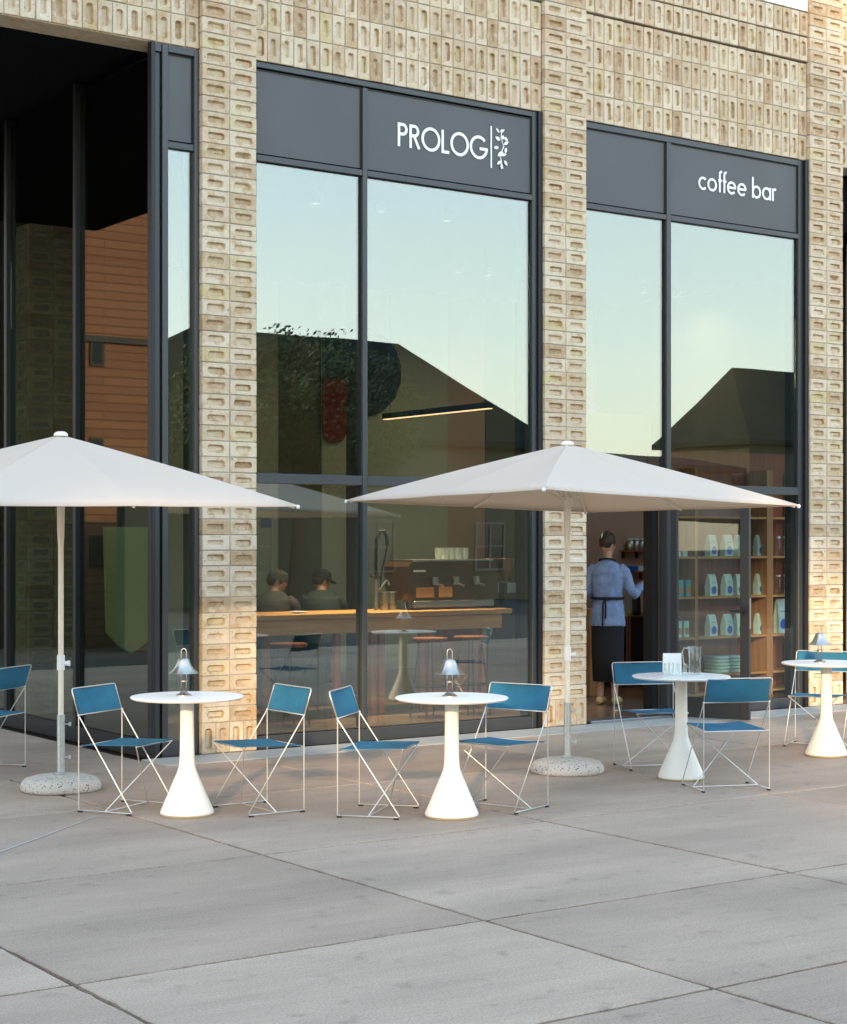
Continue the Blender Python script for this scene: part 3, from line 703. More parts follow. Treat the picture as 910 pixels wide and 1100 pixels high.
for k, (px, py, L_, W_, an) in enumerate([(537,142,.055,.026,.5),(536,143,.05,.022,2.3),(541,147,.05,.03,-.5),(537,151,.06,.035,2.7),(541,155,.06,.032,.6),(535,159,.05,.034,3.3),(540,163,.075,.042,-2.5),(538,167,.06,.03,.3),(543,158,.05,.03,-1.7),(538,173,.06,.03,-2.5),(541,172,.055,.03,-.9),(538,176,.05,.022,-1.6),(539,150,.04,.03,1.4)]):
    leaf(em, exf(px), ez(py), L_, W_, an, k)
stem = [(exf(539), ez(139)), (exf(538), ez(148)), (exf(541), ez(157)), (exf(537), ez(167)), (exf(540), ez(181))]
for i in range(len(stem)-1):
    p, q = stem[i], stem[i+1]; em.prism([(p[0]-.004, p[1]), (q[0]-.004, q[1]), (q[0]+.004, q[1]), (p[0]+.004, p[1])], .003, lambda u, v, w_: (u, w_+.0012, v))
em.build('leaf_emblem', M['white'], sg)
z2 = wz(752, 206.5, YS); h2 = wz(808, 189, YS)-wz(808, 211.5, YS)
sg2 = tag(empty('shop_sign', (wx(750, YS), YS-.006, z2)), 'white coffee bar lettering in lower case on the right grey panel', 'sign')
lettering('coffee bar', wx(750, YS), wx(833, YS), wz(790, 209.5, YS), h2, .105, .085, sg2, YS)
# small sticker sign on the glass by the pier
stk = MB(); a = P3(280.5, 557, GY-.006); b = P3(292, 567, GY-.006); stk.box(a.x, b.x, GY-.006, GY-.002, b.z, a.z)
tag(stk.build('window_sticker', M['gasket']), 'small black sticker on the window glass beside the first pier', 'sticker')

# ------------------------------------------------------------------ umbrellas
def umbrella(X, Z, label, side, ez_, apex, tilt=None):
    cx, cy = cam2w(X, Z)
    root = tag(empty('patio_umbrella', (cx, cy, 0)), label, 'umbrella', 'square cream patio umbrellas over the cafe tables')
    a = side; A = Vector((.0, .0, apex))
    # corner order: near-left(-x,-y), near-right(+x,-y), far-right, far-left
    cor = [Vector((-a, -a, ez_[0])), Vector((a, -a, ez_[1])), Vector((a, a, ez_[2])), Vector((-a, a, ez_[3]))]
    rim = []
    for i in range(4):
        p, q = cor[i], cor[(i+1) % 4]; rim.append(p); m = (p+q)/2; m = m+(Vector((0,0,m.z))-m)*.015; rim.append(m)
    ns, nr = 6, 10; mb = MB(); vs = []
    def pt(i, s_, r):      # gore i, across s_, radial r
        p, q = rim[i], rim[(i+1) % 8]; e = p.lerp(q, s_); inw = 4*s_*(1-s_)
        e = e.lerp(Vector((0, 0, e.z)), .012*inw)
        v = A.lerp(e, r); v.z += .010*math.sin(PI*r)-.014*inw*math.sin(PI*min(r*1.0, 1))*(1 if True else 0)-.004*inw*r
        return v
    idx = {}
    vs.append(tuple(A+Vector((0, 0, 0))))
    def vid(col, r):
        col %= 8*ns
        if r == 0: return 0
        if (col, r) not in idx: idx[(col, r)] = len(vs); vs.append(tuple(pt(col//ns, (col % ns)/ns, r/nr)))
        return idx[(col, r)]
    fs = []
    for col in range(8*ns):
        for r in range(nr):
            q = [vid(col, r), vid(col, r+1), vid(col+1, r+1), vid(col+1, r)]
            q = list(dict.fromkeys(q)); fs.append(tuple(q))
    mb.add(vs, fs); c = mb.build('canopy', M['canopy'], root, True, 50)
    # keep the seams above the ribs crisp
    eset = set()
    for i in range(8):
        for r in range(nr): eset.add(tuple(sorted((vid(i*ns, r), vid(i*ns, r+1)))))
    at = c.data.attributes.get('sharp_edge') or c.data.attributes.new('sharp_edge', 'BOOLEAN', 'EDGE')
    for e in c.data.edges:
        if tuple(sorted(e.vertices)) in eset: at.data[e.index].value = True
    so = c.modifiers.new('thick', 'SOLIDIFY'); so.thickness = .003; so.offset = -1
    hem = MB(); 
    for i in range(8):
        hem.tube([pt(i, t/6, 1)+Vector((0, 0, -.006)) for t in range(7)], .0045, 6)
    hem.build('hem', M['canopy'], c, True)
    MB().lathe([(.001, .020), (.025, .018), (.042, .008), (.048, -.006), (.046, -.014)], 20, 0, 0, apex+.004).build('cap', M['pole'], root, True)
    for i in range(8):
        e = rim[i]; rb = MB(); A2 = Vector((0, 0, apex-.04))
        rb.tube([A2+(Vector((e.x, e.y, 0))).normalized()*.03]+[A.lerp(e, t)+Vector((0, 0, .010*math.sin(PI*t)-.022)) for t in (.25, .5, .75, .985)], .009, 6)
        rib = rb.build('rib', M['pole'], root, True)
        tip = MB(); tip.ball(tuple(e+Vector((0, 0, -.012))), .014, n=8, m=6)
        if i % 2 == 0: tip.build('tip', M['fascia'], rib, True)
        m_ = A.lerp(e, .36)+Vector((0, 0, .03-.03))
        MB().tube([Vector((e.x, e.y, 0)).normalized()*.03+Vector((0, 0, apex-.40)), m_], .007, 6).build('strut', M['pole'], root, True)
    MB().lathe([(.03, -.05), (.045, -.045), (.045, .02), (.03, .03)], 16, 0, 0, apex-.40).build('runner', M['pole'], root, True)
    MB().lathe([(.018, .45), (.018, 1.62), (.023, 1.70), (.026, 1.9), (.034, apex-.1), (.02, apex-.01)], 20).build('pole', M['pole'], root, True)
    k = MB(); k.lathe([(.026, .80), (.026, .90)], 16); k.tube([(.02*CA, -.02*SA, .845), (.06*CA, -.06*SA, .845)], [.014, .02], 12)
    k.build('crank_knob', M['fascia'], root, True, 40)
    t = MB(); t.lathe([(.026, .085), (.026, .50), (.024, .502)], 20)
    t.build('sleeve_tube', M['zinc'], root, True)
    for zz in (.44, .22):
        s_ = MB(); dx, dy = CA, -SA
        s_.tube([(dx*.024, dy*.024, zz), (dx*.06, dy*.06, zz)], .005, 8); s_.tube([(dx*.06, dy*.06, zz-.012), (dx*.06, dy*.06, zz+.012)], .009, 8)
        s_.build('wing_screw', M['zinc'], root, True)
    bs = MB(); bs.lathe([(.252, .0), (.262, .006), (.266, .022), (.260, .052), (.238, .078), (.19, .093), (.10, .103), (.04, .107), (.03, .108)], 48)
    bs.build('weight_base', M['terrazzo'], root, True, 60)
    MB().lathe([(.045, .11), (.045, .118), (.03, .124)], 16).build('collar', M['zinc'], root, True)
    return root
umbrella(1.034, 12.45, 'cream square umbrella in front of the second brick pier, underside showing', 1.15, (1.994, 1.918, 1.907, 1.965), 2.36)
umbrella(-2.42, 11.56, 'white square umbrella at the left, tipped towards the camera and cut by the frame', 1.15, (1.875, 1.895, 2.02, 2.00), 2.37)

# ------------------------------------------------------------------ tables
def table_make():
    root = empty('cafe_table')
    tp = MB(); tp.lathe([(.30, .700), (.330, .703), (.341, .712), (.341, .716), (.337, .7195), (.02, .7205)], 72)
    tp.build('tabletop', M['tabletop'], root, True, 30)
    prof = [(.1615, .012), (.1625, .02), (.157, .034), (.108, .148), (.062, .256), (.053, .28), (.0475, .31), (.0445, .37), (.0425, .48), (.041, .699)]
    MB().lathe(prof, 48).build('pedestal', M['table'], root, True, 50)
    MB().lathe([(.158, 0), (.160, .012)], 48).build('foot_ring', M['ring'], root, True)
    return root
T0 = table_make()
tabs = [(-1.433, 10.50, 'round white pedestal table between the two leftmost pairs of chairs, by the first pier'),
        (.170, 10.43, 'round white pedestal table nearest the camera at the centre, bathed in warm light'),
        (1.80, 12.10, 'round white pedestal table carrying the glass carafe by the open door'),
        (3.12, 13.42, 'round white pedestal table at the right edge before the third pier')]
TP = []
for i, (X, Z, lab) in enumerate(tabs):
    t = T0 if i == 0 else copy_tree(T0)
    x, y = cam2w(X, Z); t.location = (x, y, .002); tag(t, lab, 'table', 'round white cone tables outside the cafe'); TP.append((x, y))
# ------------------------------------------------------------------ table lamps
def lamp_make():
    root = empty('table_lamp')
    MB().lathe([(.046, 0), (.046, .006), (.030, .014), (.024, .022), (.010, .024)], 28).build('base', M['chrome'], root, True)
    s = MB(); w = .0155
    ax = CA; ay = -SA
    pts = [(-w*ax, -w*ay, .02), (-w*ax, -w*ay, .26)]+[(-w*math.cos(t)*ax, -w*math.cos(t)*ay, .265+w*1.3*math.sin(t)) for t in [PI*k/8 for k in range(9)]]+[(w*ax, w*ay, .26), (w*ax, w*ay, .02)]
    s.tube(pts, .0032, 8); s.build('hairpin_stem', M['chrome'], root, True, False)
    MB().lathe([(.022, .085), (.022, .093)], 20).build('dimmer_disc', M['chrome'], root, True)
    n = 40
    def wob(wg, j): return 1+(.018*j/7)*math.cos(10*wg)
    prof = [(.090, .137), (.078, .146), (.062, .160), (.048, .180), (.040, .200), (.034, .216), (.027, .226), (.004, .228)]
    inv = [(r-.0015, z-.0012) for r, z in reversed(prof[:-1])]
    MB().lathe(prof[::-1]+[(r*.985, z-.001) for r, z in prof], 60, wob=lambda w_, j: 1+(.02 if 3 < j < 12 else .006)*math.cos(12*w_)).build('shade', M['chrome'], root, True, 60)
    MB().lathe([(.008, .14), (.014, .15), (.014, .19), (.006, .2)], 16).build('bulb', M['cup'], root, True)
    return root
L0 = lamp_make()
for i, (k, lab) in enumerate([(0, 'small bell shaped metal lamp on the table by the first pier'), (1, 'small bell shaped metal lamp on the central table in warm light'), (3, 'small bell shaped metal lamp on the table at the right edge')]):
    l = L0 if i == 0 else copy_tree(L0)
    dx, dy = [(-.02, .0), (-.012, .02), (-.045, .02)][i]
    wx_, wy_ = Vector((CA, -SA))*dx+Vector((SA, CA))*dy
    l.location = (TP[k][0]+wx_, TP[k][1]+wy_, .723); l.rotation_euler = (0, 0, i*.2); tag(l, lab, 'lamp', 'bell shaped table lamps')
# ------------------------------------------------------------------ chairs
def chair_make():
    root = empty('folding_chair'); r = .0040; W = .2325
    for s_ in (-1, 1):
        x = W*s_
        MB().tube([(x, 0, .012), (x, 0, .588)], r, 8).build('rear_leg', M['rod'], root, True)
        f = MB()
        f.tube([(x, .0, .012), (x, .375, .012), (x, .385, .018), (x*1., .006, .58), (x, -.005, .60)], r, 8)
        f.build('side_frame', M['rod'], root, True, False)
        f = MB(); f.ball((x, 0, .59), .0085, n=8, m=6); f.build('pivot', M['rod'], root, True)
        for y in (.01, .365):
            MB().box(x-.008, x+.008, y-.016, y+.016, 0, .0075, b=.002).build('foot', M['rubber'], root)
        xs = .20*s_
        MB().tube([(xs, .395, .412), (-W*s_, .19, .012)], r*.95, 8).build('cross_strut', M['rod'], root, True)
    b = MB(); tb = -.052
    b.tube([(-W, -.005, .60), (-W, tb+.003, .735), (-W+.004, tb, .748), (-W+.018, tb-.001, .753), (W-.018, tb-.001, .753), (W-.004, tb, .748), (W, tb+.003, .735), (W, -.005, .60)], r, 8)
    b.tube([(-W, -.002, .592), (W, -.002, .592)], r*.9, 8); b.build('back_frame', M['rod'], root, True, False)
    MB().tube([(-W, .19, .012), (W, .19, .012)], r*.9, 8).build('floor_bar', M['rod'], root, True)
    s = MB(); 
    s.tube([(-.2, .395, .412), (.2, .395, .412)], r, 8); s.build('seat_rail', M['rod'], root, True)
    MB().tube([(-W, .0, .400), (W, .0, .400)], r, 8).build('seat_rail', M['rod'], root, True)
    def sheet(p00, p10, p01, p11, sag, nrm, n=10, m=8, th=.004):
        vs, fs = [], []
        for side in (0, 1):
            for j in range(m+1):
                for i in range(n+1):
                    u, v = i/n, j/m
                    p = Vector(p00).lerp(Vector(p10), u).lerp(Vector(p01).lerp(Vector(p11), u), v)
                    p = p+Vector(nrm)*(sag*4*u*(1-u)*(.6+.4*4*v*(1-v))+(th if side else 0)); vs.append(tuple(p))
        q = (n+1)*(m+1)
        for j in range(m):
            for i in range(n):
                a = j*(n+1)+i; fs.append((a, a+1, a+n+2, a+n+1)); fs.append((q+a, q+a+n+1, q+a+n+2, q+a+1))
        for i in range(n): fs.append((i, q+i, q+i+1, i+1)); a = m*(n+1)+i; fs.append((a, a+1, q+a+1, q+a))
        for j in range(m): a = j*(n+1); fs.append((a, a+n+1, q+a+n+1, q+a)); a += n; fs.append((a, q+a, q+a+n+1, a+n+1))
        return MB().add(vs, fs)
    sheet((-.205, .0, .404), (.205, .0, .404), (-.195, .40, .417), (.195, .40, .417), -.012, (0, 0, 1)).build('seat', M['fabric'], root, True)
    sheet((-W+.012, -.003, .598), (W-.012, -.003, .598), (-W+.012, tb, .747), (W-.012, tb, .747), -.022, (0, 1, .3)).build('backrest', M['fabric'], root, True)
    return root
C0 = chair_make()
chairs = [((-2.015, 10.815), (.91, -.41), 'blue folding chair left of the table by the first pier, beside the left umbrella base'),
          ((-.862, 10.80), (-.83, -.56), 'blue folding chair right of the table by the first pier, facing left'),
          ((-.459, 10.62), (.97, -.245), 'blue folding chair left of the central table, facing right'),
          ((.587, 10.945), (-.585, -.81), 'blue folding chair right of the central table, beside the right umbrella base'),
          ((1.645, 12.93), (.22, -.97), 'blue folding chair in front of the open doorway, behind the carafe table'),
          ((2.075, 11.475), (-.22, .975), 'blue folding chair with its back to the camera, right of the carafe table'),
          ((3.29, 14.25), (-.426, -.905), 'blue folding chair behind the rightmost table, against the third pier'),
          ((-3.0, 12.52), (-.95, .3), 'blue folding chair cut by the left edge of the photo, behind the left umbrella')]
for i, (p, hd, lab) in enumerate(chairs):
    c = C0 if i == 0 else copy_tree(C0)
    x, y = cam2w(*p); v = cdir(*hd); c.location = (x, y, .002); c.rotation_euler = (0, 0, math.atan2(v.y, v.x)-PI/2)
    tag(c, lab, 'chair', 'blue folding chairs at the cafe tables')
# ------------------------------------------------------------------ things on the third table
tx, ty = TP[2]; R_ = Vector((CA, -SA)); Fw = Vector((SA, CA))
def onT(dx, dy): p = R_*dx+Fw*dy; return (tx+p.x, ty+p.y, .723)
j = tag(empty('carafe', onT(.10, .03)), 'tall clear water carafe with handle on the table by the door', 'carafe')
MB().lathe([(.040, .002), (.043, .012), (.041, .09), (.045, .185), (.052, .20), (.050, .20), (.043, .185), (.039, .09), (.040, .014), (.02, .012)], 28).build('jug', M['clear'], j, True, 60)
MB().lathe([(.0375, .016), (.0375, .09), (.037, .125), (.01, .126)], 24).build('water', M['clear'], j, True)
MB().tube([(-.045*CA, .045*SA, .185), (-.075*CA, .075*SA, .19), (-.088*CA, .088*SA, .16), (-.078*CA, .078*SA, .08), (-.045*CA, .045*SA, .05)], .006, 8).build('handle', M['chrome'], j, True, False)
for k, (dx, dy) in enumerate([(-.085, .0), (.0, -.04), (-.045, .09)]):
    gl = tag(empty('drinking_glass', onT(dx, dy)), ['clear tumbler at the left of the group beside the menu card', 'clear tumbler nearest the carafe, in front of the menu card', 'clear tumbler standing behind the other two glasses'][k], 'glass', 'tumblers on the carafe table')
    MB().lathe([(.028, .001), (.031, .01), (.034, .085), (.0325, .085), (.029, .012), (.01, .01)], 24).build('tumbler', M['clear'], gl, True, 60)
    MB().lathe([(.0285, .013), (.031, .05), (.01, .0505)], 20).build('water', M['clear'], gl, True)
mc = tag(empty('menu_card', onT(-.04, .16), math.atan2(-SA, CA)), 'white folded menu card standing behind the carafe glasses', 'menu card')
MB().add([(-.065, -.02, 0), (.065, -.02, 0), (.065, 0, .145), (-.065, 0, .145), (-.065, .04, 0), (.065, .04, 0), (.065, .003, .145), (-.065, .003, .145)], [(0,1,2,3), (5,4,7,6), (3,2,6,7)]).build('card', M['paper'], mc)

# ------------------------------------------------------------------ interior furniture
YC = 1.65
def W(px, y): return wx(px, y)
ct = tag(empty('bar_counter', (0, YC, FZ)), 'long oak topped bar counter behind the big window', 'counter')
cz = wz(420, 657, YC)-FZ
xa, xb = W(272, YC), W(548, YC)
MB().box(xa, xb, -.04, .62, cz-.05, cz, b=.006).build('countertop', M['oak'], ct)
MB().box(xa+.04, xb-.1, 0, .04, cz-.19, cz-.055, b=.004).build('apron', M['oak'], ct)
for px in (290, 366, 405, 414, 466, 523):
    x = W(px, YC); MB().box(x-.03, x+.03, .045, .105, 0, cz-.055, b=.004).build('post', M['red_wood'], ct)
MB().box(W(470, YC), xb-.12, .30, .34, 0, cz-.055).build('front_panel', M['red_wood'], ct)
MB().box(xa+.05, W(372, YC), .35, .39, .1, cz-.3).build('back_panel', M['wall_black'], ct)
# stools
def stool_make():
    r = empty('bar_stool'); MB().lathe([(.13, .70), (.165, .705), (.17, .72), (.165, .735), (.05, .738)], 28).build('seat', M['red_wood'], r, True)
    for k in range(4):
        w_ = PI/4+k*PI/2; MB().tube([(.10*math.cos(w_), .10*math.sin(w_), .70), (.19*math.cos(w_), .19*math.sin(w_), 0)], .009, 8).build('leg', M['gasket'], r, True)
    MB().tube([(.15*math.cos(t), .15*math.sin(t), .28) for t in [2*PI*k/24 for k in range(25)]], .007, 6).build('foot_ring', M['gasket'], r, True)
    return r
S0 = stool_make()
for i, (px, lab) in enumerate([(462, 'bar stool below the espresso machine, left of the pair'), (506, 'bar stool at the right end of the counter'), (310, 'bar stool under the left end of the counter behind the glass')]):
    s = S0 if i == 0 else copy_tree(S0); s.location = (W(px, 1.25), 1.25, FZ); tag(s, lab, 'stool', 'bar stools along the counter')
CT = cz+FZ
# espresso machine
YM = YC+.30
def bxp(mb, p0, p1, q0, q1, y0, y1, b=.01, yr=YM): mb.box(W(p0, yr), W(p1, yr), y0, y1, wz((p0+p1)/2, q0, yr), wz((p0+p1)/2, q1, yr), b=b)
xm0, xm1 = W(430, YM), W(526, YM)
em_ = tag(empty('espresso_machine', (xm0, YM, CT)), 'wide dark bronze espresso machine on the oak counter', 'espresso machine')
ml = xm1-xm0
b = MB(); b.prism([(0.05, .09), (ml-.03, .09), (ml, .16), (ml, .44), (ml-.06, .47), (.04, .47), (0, .42), (.0, .24)], .42, lambda u, v, w_: (u, w_-.14, v)); b.build('body', M['machine'], em_)
MB().box(.06, ml-.06, -.16, -.10, .02, .09, b=.01).build('drip_tray', M['steel_in'], em_)
for x in (.1, ml-.1): MB().lathe([(.025, 0), (.02, .09)], 12, x, .05).build('leg', M['steel_in'], em_, True)
MB().box(.09, .30, -.150, -.141, .12, .22).build('left_badge_panel', M['oak'], em_); MB().box(.36, .52, -.150, -.141, .12, .22).build('badge_panel', M['oak'], em_)
MB().box(.05, ml-.06, -.145, .27, .472, .49, b=.004).build('cup_rail', M['steel_in'], em_)
MB().box(.06, .2, -.150, -.142, .37, .388).build('name_plate', M['cup'], em_)
for x in (.3, .55, .8):
    if x < ml-.1:
        gr = MB(); gr.lathe([(.035, .24), (.035, .32)], 16, x, -.17); gr.tube([(x, -.19, .25), (x, -.30, .235)], .012, 8); gr.build('group_head', M['steel_in'], em_, True)
k_ = 0
for row in range(2):
    for x in [ml*.45+.085*i for i in range(4)]:
        c = tag(MB().lathe([(.028, 0), (.038, .07), (.035, .07), (.026, .005)], 16).build('paper_cup', M['cup']), 'white cup on the %s row of the cup stack atop the espresso machine' % ('front', 'back')[row], 'cup', 'white cups on top of the espresso machine')
        c.location = (xm0+x, YM-.05+row*.1, CT+.49); 
        c2 = c.copy(); C.objects.link(c2); c2.location.z += .045
for k, px in enumerate((404, 412)):
    cc = tag(MB().lathe([(.045, 0), (.05, .17), (.046, .18)], 20).build('steel_canister', M['steel_in']), ['left grey canister between the tap and the espresso machine', 'right grey canister touching the espresso machine'][k], 'canister', 'canisters by the tap')
    cc.location = (W(px+14, YM)-.04, YM+.02, CT)
# grinders with hoppers
for k, px in enumerate((523, 541)):
    gx = W(px, YM)+.02
    gr = tag(empty('coffee_grinder', (gx, YM, CT)), ['coffee grinder beside the espresso machine, left one with brown hopper', 'coffee grinder at the counter end, right one with brown hopper'][k], 'grinder', 'coffee grinders')
    MB().box(-.07, .07, -.1, .12, 0, .26, b=.015).build('body', M['gasket'], gr); MB().box(-.055, .055, -.108, -.101, .15, .25).build('front_plate', M['steel_in'], gr)
    MB().lathe([(.03, .27), (.05, .30), (.085, .42), (.095, .49), (.09, .495)], 20).build('hopper', M['leather'], gr, True)
# pre rinse tap
tpx = W(404, YM); tap = tag(empty('spray_tap', (tpx, YM, CT)), 'tall spring spray tap rising from the counter', 'tap')
MB().lathe([(.02, 0), (.02, .30)], 14).build('riser', M['steel_in'], tap, True)
sp = []; H = .78
path = [Vector((0, 0, .30)), Vector((0, 0, .55)), Vector((.005, 0, .68)), Vector((.04, 0, .76)), Vector((.09, 0, .77)), Vector((.125, 0, .71)), Vector((.13, 0, .62))]
MB().tube(path, .017, 10).build('hose', M['gasket'], tap, True)
MB().tube([(.13, 0, .62), (.10, 0, .50), (.06, 0, .36), (.05, 0, .22)], .008, 8).build('spray_hose', M['gasket'], tap, True)
MB().tube([(0, 0, .2), (.06, 0, .22), (.12, 0, .29), (.15, 0, .27), (.152, 0, .24)], .012, 8).build('spout', M['steel_in'], tap, True)
MB().tube([(-.06, 0, .33), (.06, 0, .33)], .014, 8).build('valve', M['gasket'], tap, True)
# plate and cup in front of the seated people
pl = MB().lathe([(.03, 0), (.09, .012), (.09, .016), (.03, .006)], 24).build('plate', M['cup']); pl.location = (W(333, YC), YC+.2, CT+.001); tag(pl, 'pale plate on the counter in front of the seated people', 'plate')
# pendant lamp
a = P3(413, 451, 5.2); Ln = 2.1
pe = tag(empty('pendant_lamp', (a.x, a.y, a.z), -PI/2), 'long black linear pendant lamp with warm glowing underside', 'lamp')
MB().box(0, Ln, -.035, .035, .008, .075, b=.004).build('housing', M['gasket'], pe); MB().box(.01, Ln-.01, -.028, .028, 0, .0078).build('light_strip', M['lamp_warm'], pe)
for x in (.12, Ln-.12): MB().tube([(x, 0, .075), (x, 0, CEIL-a.z)], .003, 6).build('cord', M['gasket'], pe)
# ceiling spots; the row over the counter is added to brighten it
for k, (px, py) in enumerate([(424, 334), (492, 351), (527, 384), (465, 300), (560, 330), (330, 320), (340, 'c'), (410, 'c'), (480, 'c')]):
    if py == 'c': x, y = W(px, 1.75), 1.75
    else: Zs = (CEIL-EYE)*F/(HY-py); x, y = cam2w((px-CX)/F*Zs, Zs)
    y = min(y, YB-2.2)
    r = tag(empty('ceiling_spot', (x, y, CEIL)), 'small round ceiling spotlight glowing inside the cafe, counter row added for light', 'spotlight', 'ceiling spotlights in the cafe')
    MB().lathe([(.045, -.10), (.05, 0)], 16, cap=False).build('housing', M['gasket'], r, True); MB().lathe([(.001, -.02), (.038, -.021)], 16).build('lens', M['spot'], r)
    ld = bpy.data.lights.new('spot_glow', 'AREA'); ld.shape = 'DISK'; ld.size = .09; ld.energy = 13 if py == 'c' else 6; ld.spread = math.radians(42 if py == 'c' else 160); ld.color = (1, .78, .52); lo = bpy.data.objects.new('spot_glow', ld); C.objects.link(lo); lo.parent = r; lo.location = (0, 0, -.105)
# wall art
ya = YB-.05
ar = tag(empty('wall_art', (W(358, ya), ya, 3)), 'tall wall art with navy top and red rounded lower half', 'wall art')
def shp(root, poly, m, nm, t=.02):
    MB().prism([(W(px, ya)-root.location.x, wz(px, py, ya)-root.location.z) for px, py in poly], t, lambda u, v, w_: (u, -w_, v)).build(nm, M[m], root)
shp(ar, [(346,407),(371,408),(371,466),(368,473),(364,476),(353,475),(348,472),(346,464)], 'red', 'red_field')
shp(ar, [(346,352),(371,353),(371,407.5),(346,406.5)], 'navy', 'navy_field', .03)
ar2 = tag(empty('wall_art', (W(400, ya), ya, 3)), 'navy half disc wall art right of the window mullion', 'wall art')
shp(ar2, [(392,352),(404,356),(415,364),(425,378),(430,395),(429,412),(423,428),(412,440),(402,446),(392,448)], 'navy', 'half_disc', .03)
ar3 = tag(empty('wall_art', (W(670, ya), ya, 3)), 'violet blue printed wall hanging high above the doorway', 'wall art')
shp(ar3, [(600,430),(738,430),(741,520),(745,560),(600,560)], 'purple', 'print', .03)
# doorway: cupboard, wall shelves with cups, brass pull
yd = 2.9
cb = tag(empty('back_counter', (W(636, yd), yd, FZ)), 'black back counter with oak end behind the barista', 'cabinet')
cbz = wz(670, 662, yd)-FZ
MB().box(.0, 2.2, 0, .6, .0, cbz-.03).build('cabinet', M['wall_black'], cb); MB().box(-.02, 2.22, -.02, .62, cbz-.028, cbz, b=.004).build('worktop', M['wall_brown'], cb)
x_ = W(674, yd)-cb.location.x
for dx in (-.02, .02): MB().box(x_+dx-.008, x_+dx+.008, -.03, -.008, .15, .82, b=.003).build('brass_pull', M['oak_v'], cb)
oe = tag(MB().box(W(634, 2.0), W(642.5, 2.0), 2.0, 2.5, FZ, .95, b=.005).build('oak_cabinet', M['oak_v']), 'narrow oak cabinet side at the left of the doorway', 'cabinet')
ywl = 5.6
# partition wall behind the doorway
obox('doorway_wall', M['wall_rose'], bld, W(612, 3.6), W(700, 3.6), 3.6, 3.68, FZ, 3.2)
for k, (p0, p1, q) in enumerate([(668, 697, 591), (672, 697, 613.5)]):
    s_ = tag(empty('wall_shelf', (W(p0, 3.55), 3.4, wz(680, q, 3.5))), ['upper small wall shelf holding jars beside the barista', 'lower small wall shelf with boxes beside the barista'][k], 'shelf', 'wall shelves in the doorway')
    MB().box(0, W(p1, 3.55)-W(p0, 3.55), 0, .19, -.02, 0, b=.003).build('board', M['red_wood'], s_)
    for x in (.03, .25): MB().box(x-.005, x+.005, .14, .185, -.1, -.021).build('bracket', M['gasket'], s_)
for k, px in enumerate((679, 685, 691)):
    jr = tag(empty('storage_jar', (W(px, 3.48), 3.5, wz(680, 591, 3.5)+.001)), ['leftmost grey jar on the upper wall shelf', 'middle grey jar on the upper wall shelf', 'rightmost grey jar on the upper wall shelf'][k], 'jar', 'jars on the doorway shelf')
    MB().lathe([(.045, 0), (.05, .02), (.05, .10), (.035, .12)], 18).build('body', M['steel_in'], jr, True); MB().lathe([(.038, .12), (.038, .14)], 18).build('lid', M['cup'], jr, True)
for k, (p0, p1, m) in enumerate([(674, 682, 'blue_label'), (683, 692, 'paper')]):
    a = W(p0, 3.48); b = W(p1, 3.48); z = wz(680, 613.5, 3.5)+.001
    tag(MB().box(a, b, 3.42, 3.55, z, z+.06, b=.003).build('small_box', M[m]), ['small blue box on the lower wall shelf', 'small pale box on the lower wall shelf'][k], 'box')
bot = empty('bottle', (W(687, 2.95), 3.0, FZ+cbz+.001)); tag(bot, 'dark bottle with steel cap on the worktop by the barista hand', 'bottle')
MB().lathe([(.045, 0), (.05, .03), (.048, .20), (.02, .27), (.018, .33)], 18).build('body', M['gasket'], bot, True); MB().lathe([(.02, .33), (.02, .36)], 14).build('cap', M['steel_in'], bot, True)
for k, px in enumerate((672, 677)):
    bb = MB().lathe([(.03, 0), (.035, .02), (.03, .20), (.012, .25), (.012, .30)], 16).build('glass_bottle', M['clear'], None, True); bb.location = (W(px, 2.95), 2.98, FZ+cbz+.001)
    tag(bb, ['left clear bottle on the worktop beside the barista', 'right clear bottle on the worktop beside the barista'][k], 'bottle', 'clear bottles on the worktop')

# shelving unit behind the fixed light
ysf = 1.05; ysb = ysf+.32
sh = tag(empty('shelving_unit', (W(722, ysf), ysf, FZ)), 'oak shelving unit filled with coffee bags behind the door glass', 'shelf')
xs0, xs1 = 0, W(866, ysf)-sh.location.x
rows = [555, 597.5, 640, 683, 723]
zr = [wz(790, q, ysf)-FZ for q in rows]
for z in zr+[.06]: MB().box(xs0, xs1, 0, .32, z-.024, z, b=.003).build('shelf_board', M['oak'], sh)
for px in (722, 748, 827, 866):
    x = W(px, ysf)-sh.location.x; wd = .045 if px == 827 else .02
    MB().box(x-wd, x+wd, -.004, .30, 0, 2.4).build('upright', M['oak_v'], sh)
MB().box(xs0-.02, xs1+.02, .33, .36, 0, 2.6).build('back_board', M['red_wood'], sh)
